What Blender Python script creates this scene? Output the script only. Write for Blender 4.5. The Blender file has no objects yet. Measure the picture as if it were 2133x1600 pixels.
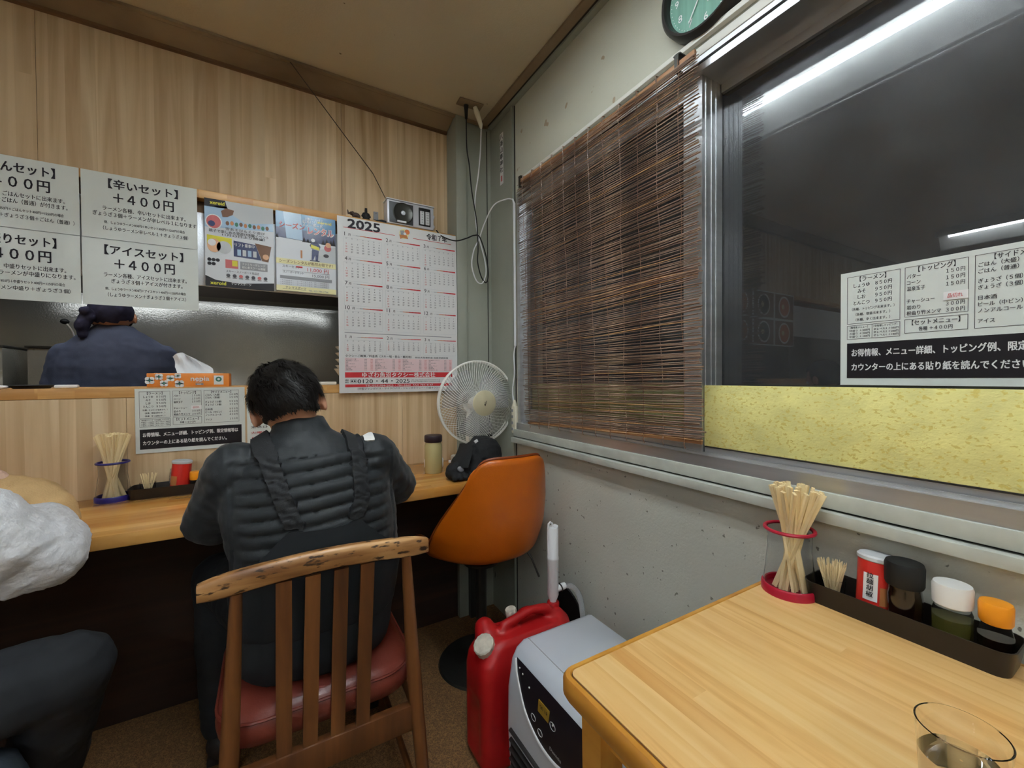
import bpy, bmesh, math, random
from mathutils import Vector, Matrix, noise
from math import sin, cos, pi, radians
random.seed(7)
# ---------------------------------------------------------------- camera, world, exposure
# everything is measured from the camera's eye point; LIFT puts the floor at z = 0 at the end
LIFT = 1.12
FL = -1.12
sc = bpy.context.scene
cam_d = bpy.data.cameras.new('camera'); cam = bpy.data.objects.new('camera', cam_d)
sc.collection.objects.link(cam); sc.camera = cam
cam_d.sensor_width = 36; cam_d.lens = 14.636; cam_d.clip_start = .02; cam_d.clip_end = 60
yaw, pitch, roll = 0.528836, -0.015229, -0.006476
fwd = Vector((sin(yaw)*cos(pitch), cos(yaw)*cos(pitch), sin(pitch)))
rt = Vector((cos(yaw), -sin(yaw), 0)); up = rt.cross(fwd)
r2 = rt*cos(roll) + up*sin(roll); u2 = up*cos(roll) - rt*sin(roll)
cam.matrix_world = Matrix(((r2.x, u2.x, -fwd.x, 0), (r2.y, u2.y, -fwd.y, 0), (r2.z, u2.z, -fwd.z, LIFT), (0, 0, 0, 1)))
w = bpy.data.worlds.new('night'); sc.world = w; w.use_nodes = True
w.node_tree.nodes['Background'].inputs[0].default_value = (.02, .022, .026, 1)
w.node_tree.nodes['Background'].inputs[1].default_value = .25
sc.view_settings.view_transform = 'Standard'; sc.view_settings.look = 'None'
sc.view_settings.gamma = 1; sc.view_settings.use_curve_mapping = False
sc.view_settings.exposure = 0.55
TUBE_POWER = 30.0
sc.cycles.max_bounces = 8; sc.cycles.diffuse_bounces = 4; sc.cycles.transparent_max_bounces = 16

# ---------------------------------------------------------------- materials
def lin(c):
    return tuple(((v/255)/12.92 if v/255 <= .04045 else ((v/255+.055)/1.055)**2.4) for v in c) + (1,)
MATS = {}
def mat(name, rgb, rough=.6, metal=0, spec=.5, coat=0, noise_amt=0, noise_scale=20, bump=0, bump_scale=200, trans=0, alpha=1, emit=None, ior=1.45, stretch=(1, 1, 1), sheen=0):
    m = bpy.data.materials.new(name); m.use_nodes = True; MATS[name] = m
    n = m.node_tree.nodes; l = m.node_tree.links; b = n['Principled BSDF']
    I = b.inputs
    I['Base Color'].default_value = lin(rgb); I['Roughness'].default_value = rough; I['Metallic'].default_value = metal
    I['Specular IOR Level'].default_value = spec; I['Coat Weight'].default_value = coat; I['Coat Roughness'].default_value = .15
    I['Transmission Weight'].default_value = trans; I['Alpha'].default_value = alpha; I['IOR'].default_value = ior
    I['Sheen Weight'].default_value = sheen
    if emit:
        I['Emission Color'].default_value = lin(emit[0]); I['Emission Strength'].default_value = emit[1]
    if noise_amt or bump:
        tc = n.new('ShaderNodeTexCoord'); mp = n.new('ShaderNodeMapping'); mp.inputs['Scale'].default_value = stretch
        l.new(tc.outputs['Object'], mp.inputs[0])
    if noise_amt:
        nz = n.new('ShaderNodeTexNoise'); nz.inputs['Scale'].default_value = noise_scale; nz.inputs['Detail'].default_value = 6
        l.new(mp.outputs[0], nz.inputs['Vector'])
        mr = n.new('ShaderNodeMapRange'); mr.inputs['From Min'].default_value = .3; mr.inputs['From Max'].default_value = .7
        mr.inputs['To Min'].default_value = 1-noise_amt; mr.inputs['To Max'].default_value = 1+noise_amt*.5
        l.new(nz.outputs[0], mr.inputs[0])
        mx = n.new('ShaderNodeVectorMath'); mx.operation = 'SCALE'; mx.inputs[0].default_value = lin(rgb)[:3]
        l.new(mr.outputs[0], mx.inputs['Scale']); l.new(mx.outputs[0], I['Base Color'])
    if bump:
        nb = n.new('ShaderNodeTexNoise'); nb.inputs['Scale'].default_value = bump_scale; nb.inputs['Detail'].default_value = 3
        l.new(mp.outputs[0], nb.inputs['Vector'])
        bp = n.new('ShaderNodeBump'); bp.inputs['Strength'].default_value = bump; bp.inputs['Distance'].default_value = .004
        l.new(nb.outputs[0], bp.inputs['Height']); l.new(bp.outputs[0], I['Normal'])
    return m
def ramp(n, stops):
    r = n.new('ShaderNodeValToRGB'); e = r.color_ramp.elements
    while len(e) < len(stops): e.new(.5)
    for i, (p, c) in enumerate(stops): e[i].position = p; e[i].color = lin(c)
    return r
def wood(name, light, mid, dark, scale, strip=None, rough=.45, coat=0, streak=1.0, cut=None):
    """scale = noise scale per axis (small along the grain); strip = (axis, width, amount, lengths) tone steps between glued strips"""
    m = bpy.data.materials.new(name); m.use_nodes = True; MATS[name] = m
    n = m.node_tree.nodes; l = m.node_tree.links; b = n['Principled BSDF']
    b.inputs['Roughness'].default_value = rough; b.inputs['Coat Weight'].default_value = coat; b.inputs['Coat Roughness'].default_value = .12
    tc = n.new('ShaderNodeTexCoord'); mp = n.new('ShaderNodeMapping'); mp.inputs['Scale'].default_value = scale
    l.new(tc.outputs['Object'], mp.inputs[0])
    vec = mp.outputs[0]
    fac2 = None
    if strip:
        ax, wd, amt, ln, lax = strip
        sep = n.new('ShaderNodeSeparateXYZ'); l.new(tc.outputs['Object'], sep.inputs[0])
        a = n.new('ShaderNodeMath'); a.operation = 'DIVIDE'; a.inputs[1].default_value = wd; l.new(sep.outputs[ax], a.inputs[0])
        f = n.new('ShaderNodeMath'); f.operation = 'FLOOR'; l.new(a.outputs[0], f.inputs[0])
        w1 = n.new('ShaderNodeTexWhiteNoise'); w1.noise_dimensions = '1D'; l.new(f.outputs[0], w1.inputs['W'])
        la = n.new('ShaderNodeMath'); la.operation = 'DIVIDE'; la.inputs[1].default_value = ln; l.new(sep.outputs[lax], la.inputs[0])
        ad = n.new('ShaderNodeMath'); ad.operation = 'MULTIPLY_ADD'; ad.inputs[1].default_value = 3.7; l.new(w1.outputs[0], ad.inputs[0]); l.new(la.outputs[0], ad.inputs[2])
        fl = n.new('ShaderNodeMath'); fl.operation = 'FLOOR'; l.new(ad.outputs[0], fl.inputs[0])
        cb = n.new('ShaderNodeCombineXYZ'); l.new(f.outputs[0], cb.inputs[0]); l.new(fl.outputs[0], cb.inputs[1])
        w2 = n.new('ShaderNodeTexWhiteNoise'); w2.noise_dimensions = '2D'; l.new(cb.outputs[0], w2.inputs['Vector'])
        off = n.new('ShaderNodeVectorMath'); off.operation = 'ADD'; l.new(mp.outputs[0], off.inputs[0])
        sc2 = n.new('ShaderNodeVectorMath'); sc2.operation = 'SCALE'; sc2.inputs['Scale'].default_value = 9; l.new(w2.outputs['Color'], sc2.inputs[0]); l.new(sc2.outputs[0], off.inputs[1])
        vec = off.outputs[0]; fac2 = (w2.outputs['Value'], amt)
    nz = n.new('ShaderNodeTexNoise'); nz.inputs['Scale'].default_value = 1; nz.inputs['Detail'].default_value = 8; nz.inputs['Distortion'].default_value = .5*streak
    l.new(vec, nz.inputs['Vector'])
    r = ramp(n, [(.30, dark), (.5, mid), (.68, light)]); l.new(nz.outputs[0], r.inputs[0])
    col = r.outputs[0]
    if fac2:
        mr = n.new('ShaderNodeMapRange'); mr.inputs['To Min'].default_value = 1-fac2[1]; mr.inputs['To Max'].default_value = 1+fac2[1]*.6
        l.new(fac2[0], mr.inputs[0])
        mx = n.new('ShaderNodeVectorMath'); mx.operation = 'SCALE'; l.new(col, mx.inputs[0]); l.new(mr.outputs[0], mx.inputs['Scale']); col = mx.outputs[0]
    if cut:   # worn dark specks
        nw = n.new('ShaderNodeTexNoise'); nw.inputs['Scale'].default_value = cut[1]; nw.inputs['Detail'].default_value = 5
        mp2 = n.new('ShaderNodeMapping'); mp2.inputs['Scale'].default_value = cut[3]; l.new(tc.outputs['Object'], mp2.inputs[0]); l.new(mp2.outputs[0], nw.inputs['Vector'])
        rr = n.new('ShaderNodeMapRange'); rr.inputs['From Min'].default_value = cut[2]; rr.inputs['From Max'].default_value = cut[2]+.06
        l.new(nw.outputs[0], rr.inputs[0])
        mm = n.new('ShaderNodeMix'); mm.data_type = 'RGBA'; mm.inputs['B'].default_value = lin(cut[0]); l.new(rr.outputs[0], mm.inputs['Factor']); l.new(col, mm.inputs['A']); col = mm.outputs['Result']
    l.new(col, b.inputs['Base Color'])
    bp = n.new('ShaderNodeBump'); bp.inputs['Strength'].default_value = .12; bp.inputs['Distance'].default_value = .002
    l.new(nz.outputs[0], bp.inputs['Height']); l.new(bp.outputs[0], b.inputs['Normal'])
    return m
def spotted(name, base, spot, scale, thr, rough=.6, amt=.15, spot2=None, coord_scale=(1, 1, 1), metal=0, big=1.3):
    """painted wall with large tone drift and small chips or stains"""
    m = bpy.data.materials.new(name); m.use_nodes = True; MATS[name] = m
    n = m.node_tree.nodes; l = m.node_tree.links; b = n['Principled BSDF']
    b.inputs['Roughness'].default_value = rough; b.inputs['Metallic'].default_value = metal
    tc = n.new('ShaderNodeTexCoord'); mp = n.new('ShaderNodeMapping'); mp.inputs['Scale'].default_value = coord_scale; l.new(tc.outputs['Object'], mp.inputs[0])
    nb = n.new('ShaderNodeTexNoise'); nb.inputs['Scale'].default_value = big; nb.inputs['Detail'].default_value = 5; l.new(mp.outputs[0], nb.inputs['Vector'])
    r = ramp(n, [(.3, tuple(v*(1-amt) for v in base)), (.7, base)]); l.new(nb.outputs[0], r.inputs[0])
    ns = n.new('ShaderNodeTexNoise'); ns.inputs['Scale'].default_value = scale; ns.inputs['Detail'].default_value = 2; l.new(mp.outputs[0], ns.inputs['Vector'])
    rr = n.new('ShaderNodeMapRange'); rr.inputs['From Min'].default_value = thr; rr.inputs['From Max'].default_value = thr+.02; l.new(ns.outputs[0], rr.inputs[0])
    mm = n.new('ShaderNodeMix'); mm.data_type = 'RGBA'; mm.inputs['B'].default_value = lin(spot); l.new(rr.outputs[0], mm.inputs['Factor']); l.new(r.outputs[0], mm.inputs['A'])
    l.new(mm.outputs['Result'], b.inputs['Base Color'])
    bp = n.new('ShaderNodeBump'); bp.inputs['Strength'].default_value = .25; bp.inputs['Distance'].default_value = .003
    nf = n.new('ShaderNodeTexNoise'); nf.inputs['Scale'].default_value = 160; l.new(mp.outputs[0], nf.inputs['Vector'])
    l.new(nf.outputs[0], bp.inputs['Height']); l.new(bp.outputs[0], b.inputs['Normal'])
    return m

wood('wood_wall', (224, 200, 162), (206, 178, 138), (182, 150, 110), (22, 22, .9), strip=(0, .037, .045, 9, 2), rough=.55, streak=1.6)
wood('counter_wood', (224, 168, 92), (208, 146, 70), (182, 116, 46), (1.2, 14, 14), strip=(1, .045, .14, .5, 0), rough=.22, coat=.4)
wood('table_wood', (234, 194, 132), (226, 180, 114), (206, 152, 86), (26, 1.6, 26), strip=(0, .030, .025, 3.0, 1), rough=.3, coat=.3, streak=2.5)
wood('ledge_wood', (220, 176, 112), (206, 156, 92), (180, 126, 66), (1.5, 20, 20), strip=(0, .08, .10, .4, 0), rough=.4)
wood('orange_edge', (214, 158, 70), (204, 144, 56), (182, 120, 40), (20, 2, 20), rough=.35, coat=.3)
wood('chair_wood', (124, 78, 38), (98, 58, 27), (68, 38, 18), (22, 22, 2.0), rough=.4, coat=.25)  # darkened so the shade on the slats is in the colour
wood('rail_wood', (206, 160, 106), (170, 122, 72), (116, 74, 38), (4, 30, 30), rough=.4, coat=.2, cut=((60, 38, 20), 15, .565, (2, 6, 6)))
wood('shaded_panel', (58, 34, 20), (44, 25, 14), (32, 18, 10), (1, 20, 20), rough=.6)  # shade under the counter put into this dark brown
wood('brown_board', (128, 96, 64), (110, 80, 52), (92, 66, 42), (1.5, 20, 20), rough=.6)
wood('cornice', (158, 138, 108), (138, 118, 90), (110, 92, 68), (2, 2, 8), rough=.6)
wood('reed_wood', (186, 158, 134), (132, 104, 86), (88, 66, 56), (6, 6, 40), rough=.35)
wood('reed_pale', (200, 160, 110), (176, 130, 84), (120, 80, 50), (3, 3, 3), rough=.4)
wood('batten', (186, 142, 102), (168, 122, 84), (140, 96, 62), (20, 3, 20), rough=.5)
wood('chopstick_wood', (250, 234, 190), (244, 224, 176), (228, 202, 150), (60, 60, 6), rough=.6)
spotted('wall_paint', (196, 196, 178), (160, 142, 116), 16, .70, amt=.06)  # toned down to offset strong lamp light high on the wall
spotted('wall_lower', (206, 207, 194), (120, 118, 106), 60, .70, amt=.10)  # paler than the upper wall, standing in for light missing low down
spotted('grey_steel', (164, 168, 154), (96, 98, 88), 14, .74, rough=.5, amt=.16, coord_scale=(1, 1, .5))
spotted('ceiling_board', (210, 197, 168), (120, 104, 76), 30, .76, amt=.08)
spotted('floor_mat', (150, 110, 64), (100, 70, 40), 330, .52, amt=.25, rough=.8, big=120)
spotted('yellow_foam', (250, 243, 158), (222, 206, 112), 120, .60, amt=.10, big=14, coord_scale=(1, 1, 1.6))
spotted('steel', (196, 194, 184), (140, 134, 120), 11, .80, amt=.2, metal=.65, rough=.20)
spotted('lamplit_steel', (236, 240, 244), (206, 210, 214), 11, .80, amt=.06, metal=.35, rough=.35)  # lamp reflection put into this pale steel colour
mat('plain_wall', (190, 184, 166), .7)
mat('aluminium', (214, 216, 218), .34, metal=.85, noise_amt=.12, noise_scale=8, stretch=(1, .3, 6))
mat('white_paint', (226, 226, 216), .4)
mat('sill_paint', (190, 194, 184), .5, noise_amt=.15, noise_scale=18)
mat('dark_gap', (40, 34, 28), .7)
mat('paper', (226, 232, 226), .35, spec=.5, coat=.35)
mat('cal_paper', (232, 233, 232), .5)
mat('ink', (28, 24, 34), .6)
mat('soft_ink', (84, 84, 90), .6)
mat('line_ink', (60, 55, 60), .6)
mat('red_ink', (206, 52, 58), .5); mat('pale_red', (242, 214, 216), .6); mat('rose_ink', (200, 110, 110), .6)
mat('orange_ink', (214, 120, 70), .5); mat('grey_ink', (150, 152, 156), .6); mat('lightgrey_ink', (204, 208, 210), .6)
mat('white_ink', (240, 240, 238), .5); mat('black_ink', (24, 20, 26), .4)
mat('blue_ink', (44, 120, 164), .4, coat=.5); mat('navy_ink', (48, 58, 100), .4, coat=.4); mat('skyblue_ink', (170, 200, 224), .4, coat=.5)
mat('yellow_ink', (222, 214, 60), .4, coat=.4); mat('cream_ink', (238, 232, 176), .45, coat=.3); mat('brown_ink', (120, 84, 60), .5); mat('green_ink', (60, 120, 100), .5)
mat('snow_ink', (224, 228, 232), .4, coat=.5); mat('skin_ink', (226, 178, 140), .5)
mat('black_plastic', (34, 28, 24), .38); mat('matt_black', (16, 16, 17), .6)
mat('white_plastic', (236, 238, 240), .35); mat('cream_plastic', (226, 222, 200), .4); mat('fan_white', (244, 244, 236), .35); mat('fan_hub', (206, 198, 164), .4)
mat('heater_white', (206, 214, 224), .3, coat=.3); mat('heater_grille', (74, 72, 70), .4, metal=.6); mat('heater_dark', (20, 18, 18), .5)
mat('lcd', (150, 120, 40), .3)
mat('can_red', (172, 22, 24), .42, noise_amt=.15, noise_scale=9, bump=.1, bump_scale=60)
mat('dirty_white', (206, 200, 184), .6, noise_amt=.3, noise_scale=60)
mat('clear_plastic', (250, 250, 250), .05, trans=1, ior=1.12)
mat('hose_plastic', (235, 238, 240), .15, trans=.75, ior=1.2)
mat('glass', (255, 255, 255), .0, trans=1, ior=1.45)
mat('water', (255, 255, 255), .0, trans=1, ior=1.33)
mat('red_plastic', (170, 24, 50), .3); mat('navy_plastic', (40, 34, 110), .35)
mat('soy', (22, 10, 6), .15, coat=.8); mat('oil', (176, 170, 90), .08, trans=.85, ior=1.4); mat('white_cap', (236, 236, 232), .35); mat('orange_cap', (238, 150, 30), .35)
mat('tin_red', (200, 44, 36), .3, coat=.4); mat('tin_silver', (190, 190, 186), .3, metal=.9); mat('tin_brown', (184, 120, 70), .4)
mat('orange_leather', (196, 98, 14), .38, coat=.2, noise_amt=.10, noise_scale=5, bump=.15, bump_scale=260)
mat('orange_piping', (120, 52, 10), .5); mat('red_leather', (118, 52, 40), .35, coat=.2, bump=.12, bump_scale=200)
mat('dark_metal', (70, 70, 66), .35, metal=.7); mat('black_metal', (28, 28, 28), .4, metal=.4)
mat('jacket', (38, 42, 45), .55, spec=.35, sheen=.1, bump=.10, bump_scale=400); mat('strap', (30, 32, 35), .7, bump=.15, bump_scale=500); mat('bib', (26, 30, 34), .8)
mat('skin', (214, 160, 130), .5, noise_amt=.1, noise_scale=30); mat('scalp', (30, 25, 22), .8, noise_amt=.4, noise_scale=40)
mat('hair', (30, 27, 25), .5, spec=.3, noise_amt=.4, noise_scale=60)
mat('fleece', (234, 235, 238), .95, sheen=.5, noise_amt=.08, noise_scale=70, bump=1.0, bump_scale=90)
mat('denim', (50, 60, 70), .85, noise_amt=.3, noise_scale=14, bump=.2, bump_scale=600); mat('dark_denim', (34, 36, 40), .85)
mat('shoe', (30, 28, 28), .6)
mat('tan_cloth', (206, 170, 118), .85, noise_amt=.12, noise_scale=16, bump=.3, bump_scale=240); mat('pink_cloth', (226, 190, 168), .85, bump=.4, bump_scale=200)
mat('cook_navy', (70, 78, 102), .8, noise_amt=.15, noise_scale=9, bump=.15, bump_scale=400); mat('bandana', (44, 44, 72), .8, noise_amt=.4, noise_scale=40)
mat('black_cap', (26, 27, 29), .8, bump=.3, bump_scale=300)
mat('canister_khaki', (184, 172, 120), .25, coat=.4); mat('canister_lid', (50, 34, 40), .4)
mat('tissue_orange', (236, 140, 56), .5); mat('tissue', (244, 244, 244), .9); mat('ceramic', (238, 232, 218), .2)
mat('clock_face', (120, 168, 150), .5, noise_amt=.18, noise_scale=6, stretch=(1, 12, .6)); mat('clock_rim', (38, 36, 34), .4)
mat('radio_silver', (214, 216, 224), .35, metal=.15); mat('radio_grey', (76, 78, 80), .5, metal=.3); mat('figurine', (66, 50, 42), .5)
mat('hood_black', (20, 18, 17), .4); mat('white_enamel', (232, 234, 228), .4)
mat('tube', (245, 250, 255), .5, emit=((238, 246, 255), TUBE_POWER))
mat('fill_tube', (245, 250, 255), .5, emit=((238, 246, 255), 7))
mat('night_ground', (20, 20, 20), .9)
def glass_pane():
    m = bpy.data.materials.new('window_glass'); m.use_nodes = True; MATS['window_glass'] = m
    n = m.node_tree.nodes; l = m.node_tree.links; n.remove(n['Principled BSDF'])
    out = n['Material Output']; gl = n.new('ShaderNodeBsdfGlossy'); gl.inputs['Roughness'].default_value = 0.0
    tr = n.new('ShaderNodeBsdfTransparent'); tr.inputs[0].default_value = (.8, .82, .82, 1)
    ge = n.new('ShaderNodeNewGeometry'); dt = n.new('ShaderNodeVectorMath'); dt.operation = 'DOT_PRODUCT'; l.new(ge.outputs['Normal'], dt.inputs[0]); l.new(ge.outputs['Incoming'], dt.inputs[1])
    ab = n.new('ShaderNodeMath'); ab.operation = 'ABSOLUTE'; l.new(dt.outputs['Value'], ab.inputs[0])
    om = n.new('ShaderNodeMath'); om.operation = 'SUBTRACT'; om.inputs[0].default_value = 1; l.new(ab.outputs[0], om.inputs[1])
    pw = n.new('ShaderNodeMath'); pw.operation = 'POWER'; pw.inputs[1].default_value = 5; l.new(om.outputs[0], pw.inputs[0])
    fr = n.new('ShaderNodeMapRange'); fr.inputs['To Min'].default_value = .065; l.new(pw.outputs[0], fr.inputs[0])
    mx = n.new('ShaderNodeMixShader'); l.new(fr.outputs[0], mx.inputs[0]); l.new(tr.outputs[0], mx.inputs[1]); l.new(gl.outputs[0], mx.inputs[2])
    df = n.new('ShaderNodeBsdfDiffuse'); df.inputs[0].default_value = (.35, .36, .36, 1)   # film of dust and smears
    nz = n.new('ShaderNodeTexNoise'); nz.inputs['Scale'].default_value = 6; nz.inputs['Detail'].default_value = 8
    tc = n.new('ShaderNodeTexCoord'); l.new(tc.outputs['Object'], nz.inputs['Vector'])
    mr = n.new('ShaderNodeMapRange'); mr.inputs['From Min'].default_value = .3; mr.inputs['From Max'].default_value = .75; mr.inputs['To Min'].default_value = .05; mr.inputs['To Max'].default_value = .13
    l.new(nz.outputs[0], mr.inputs[0])
    g2 = n.new('ShaderNodeBsdfGlossy'); g2.inputs['Roughness'].default_value = .28; g2.inputs[0].default_value = (.5, .5, .52, 1)
    m0 = n.new('ShaderNodeMixShader'); m0.inputs[0].default_value = .35; l.new(df.outputs[0], m0.inputs[1]); l.new(g2.outputs[0], m0.inputs[2])
    m2 = n.new('ShaderNodeMixShader'); l.new(mr.outputs[0], m2.inputs[0]); l.new(mx.outputs[0], m2.inputs[1]); l.new(m0.outputs[0], m2.inputs[2])
    l.new(m2.outputs[0], out.inputs[0])
glass_pane()

# ---------------------------------------------------------------- mesh helpers (all in room coordinates)
C = sc.collection
def V(*a): return Vector(a)
def BM(): return bmesh.new()
def box(bm, x0, x1, y0, y1, z0, z1, bev=0):
    g = bmesh.ops.create_cube(bm, size=1, matrix=Matrix.Translation(((x0+x1)/2, (y0+y1)/2, (z0+z1)/2)) @ Matrix.Diagonal((abs(x1-x0), abs(y1-y0), abs(z1-z0), 1)))
    if bev:
        es = {e for v in g['verts'] for e in v.link_edges}
        bmesh.ops.bevel(bm, geom=list(es), offset=bev, segments=2, profile=.5, affect='EDGES')
    return bm
def obox(bm, c, size, M=None, bev=0):
    M = M or Matrix.Identity(3)
    g = bmesh.ops.create_cube(bm, size=1, matrix=Matrix.Translation(c) @ M.to_4x4() @ Matrix.Diagonal((*size, 1)))
    if bev:
        es = {e for v in g['verts'] for e in v.link_edges}
        bmesh.ops.bevel(bm, geom=list(es), offset=bev, segments=2, profile=.5, affect='EDGES')
    return bm
def loft(bm, rings, cap=True, closed=True):
    vs = [[bm.verts.new(p) for p in r] for r in rings]
    n = len(rings[0])
    for a, b in zip(vs, vs[1:]):
        for i in range(n if closed else n-1):
            j = (i+1) % n
            bm.faces.new((a[i], a[j], b[j], b[i]))
    if cap and closed:
        bm.faces.new(list(reversed(vs[0]))); bm.faces.new(vs[-1])
    return bm
def frame_of(d):
    d = d.normalized(); a = V(0, 0, 1) if abs(d.z) < .9 else V(1, 0, 0)
    u = d.cross(a).normalized(); return u, d.cross(u).normalized()
def tube(bm, pts, r, n=10, cap=True, flat=None):
    pts = [Vector(p) for p in pts]; r = r if isinstance(r, (list, tuple)) else [r]*len(pts)
    rings = []; u = None
    for i, p in enumerate(pts):
        d = (pts[min(i+1, len(pts)-1)]-pts[max(i-1, 0)]).normalized()
        if u is None: u, v = frame_of(d)
        else:
            u = (u - d*u.dot(d)).normalized(); v = d.cross(u)
        rr = r[i]; ra, rb = (rr if isinstance(rr, tuple) else (rr, rr))
        rings.append([p+u*ra*cos(2*pi*k/n)+v*rb*sin(2*pi*k/n) for k in range(n)])
    return loft(bm, rings, cap)
def lathe(bm, prof, c=(0, 0, 0), n=32, M=None, cap=True):
    c = Vector(c); M = M or Matrix.Identity(3)
    rings = [[c + M @ V(max(r, 1e-4)*cos(2*pi*k/n), max(r, 1e-4)*sin(2*pi*k/n), z) for k in range(n)] for r, z in prof]
    return loft(bm, rings, cap)
def ell(bm, c, rad, M=None, sub=3):
    M = M or Matrix.Identity(3)
    bmesh.ops.create_icosphere(bm, subdivisions=sub, radius=1, matrix=Matrix.Translation(c) @ M.to_4x4() @ Matrix.Diagonal((*rad, 1)))
    return bm
def spline(pts, k=8):
    P = [Vector(p) for p in pts]; out = []
    for i in range(len(P)-1):
        a = P[max(i-1, 0)]; b = P[i]; c = P[i+1]; d = P[min(i+2, len(P)-1)]
        for t in range(k):
            t /= k
            out.append(.5*((2*b)+(c-a)*t+(2*a-5*b+4*c-d)*t*t+(3*b-a-3*c+d)*t**3))
    out.append(P[-1]); return out
BASE = {}
def root(name, base, label=None, cat=None, group=None, kind=None):
    o = bpy.data.objects.new(name, None); C.objects.link(o); o.location = base; o.empty_display_size = .05
    BASE[o.name] = Vector(base); tagit(o, label, cat, group, kind); return o
def tagit(o, label=None, cat=None, group=None, kind=None):
    if label: o['label'] = label
    if cat: o['category'] = cat
    if group: o['group'] = group
    if kind: o['kind'] = kind
    return o
def finish(bm, name, m, parent=None, smooth=True, angle=40, base=None, label=None, cat=None, group=None, kind=None):
    if isinstance(bm, bpy.types.Mesh): me = bm; b2 = bmesh.new(); b2.from_mesh(me); bm = b2
    me = bpy.data.meshes.new(name)
    bmesh.ops.recalc_face_normals(bm, faces=bm.faces[:])
    ca = radians(angle)
    if smooth:
        for f in bm.faces: f.smooth = True
        for e in bm.edges:
            if len(e.link_faces) == 2 and e.calc_face_angle(0) > ca: e.smooth = False
    off = Vector((0, 0, 0))
    if parent is not None: off = BASE[parent.name]
    elif base is not None: off = Vector(base)
    if off.length: bmesh.ops.translate(bm, verts=bm.verts[:], vec=-off)
    bm.to_mesh(me); bm.free()
    me.materials.append(MATS[m] if isinstance(m, str) else m)
    o = bpy.data.objects.new(name, me); C.objects.link(o)
    if parent is not None: o.parent = parent; BASE[o.name] = off
    else: o.location = off; BASE[o.name] = off
    return tagit(o, label, cat, group, kind)
def part(name, bm, m, parent, **k): return finish(bm, name, m, parent, **k)
def B(name, m, parent, *a, bev=0, **k): return finish(box(BM(), *a, bev=bev), name, m, parent, **k)
def struct(name, bm, m, parent=None, **k): return finish(bm, name, m, parent, kind=None if parent else 'structure', **k)
def copy_tree(o, parent=None):
    c = o.copy(); C.objects.link(c); BASE[c.name] = BASE.get(o.name, Vector())
    if parent: c.parent = parent
    for ch in list(o.children): copy_tree(ch, c)
    return c
def evaluated(o):
    dg = bpy.context.evaluated_depsgraph_get(); dg.update()
    return bpy.data.meshes.new_from_object(o.evaluated_get(dg))
def remesh(bm, voxel, smooth=4):
    me = bpy.data.meshes.new('tmp'); bm.to_mesh(me); bm.free()
    o = bpy.data.objects.new('tmp', me); C.objects.link(o)
    r = o.modifiers.new('r', 'REMESH'); r.mode = 'VOXEL'; r.voxel_size = voxel
    if smooth: s = o.modifiers.new('s', 'SMOOTH'); s.factor = .5; s.iterations = smooth
    out = evaluated(o); bpy.data.objects.remove(o); bpy.data.meshes.remove(me)
    b = bmesh.new(); b.from_mesh(out); bpy.data.meshes.remove(out); return b
def chain(bm, pts, radii, step=.45):
    for (a, ra), (b, rb) in zip(zip(pts, radii), zip(pts[1:], radii[1:])):
        a = Vector(a); b = Vector(b); n = max(1, int((b-a).length/(min(ra, rb)*step)))
        for i in range(n+1):
            t = i/n; ell(bm, a.lerp(b, t), (ra+(rb-ra)*t,)*3, sub=2)
    return bm
def torso(bm, rows, n=28, p=2.3):
    rings = []
    for z, cx, cy, rx, ry in rows:
        rings.append([V(cx+rx*math.copysign(abs(cos(a))**(2/p), cos(a)), cy+ry*math.copysign(abs(sin(a))**(2/p), sin(a)), z) for a in [2*pi*k/n for k in range(n)]])
    return loft(bm, rings)
def displace(bm, fn):
    bm.normal_update(); d = [(v, v.normal*fn(v.co, v.normal)) for v in bm.verts]
    for v, q in d: v.co += q
    return bm
def shell(bm, cond, off, depth=None):
    """a garment piece lying on the surface bm: the faces where cond holds, lifted by off and closed at the rim"""
    b = bm.copy(); b.normal_update()
    bmesh.ops.delete(b, geom=[f for f in b.faces if not cond(f.calc_center_median(), f.normal)], context='FACES')
    for v in b.verts: v.co += v.normal*(off(v.co) if callable(off) else off)
    for _ in range(3):
        vs = [v for v in b.verts if any(e.is_boundary for e in v.link_edges)]
        new = {v: (v.co*.4 + sum((e.other_vert(v).co for e in v.link_edges if e.is_boundary), Vector())*(.6/max(1, sum(1 for e in v.link_edges if e.is_boundary)))) for v in vs}
        for v, c in new.items(): v.co = c
    b.normal_update(); dn = {}
    for e in [e for e in b.edges if e.is_boundary]:
        q = []
        for v in e.verts:
            if v not in dn: dn[v] = b.verts.new(v.co-v.normal*(depth or (off(v.co) if callable(off) else off)))
            q.append(dn[v])
        b.faces.new((e.verts[0], e.verts[1], q[1], q[0]))
    return b

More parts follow.
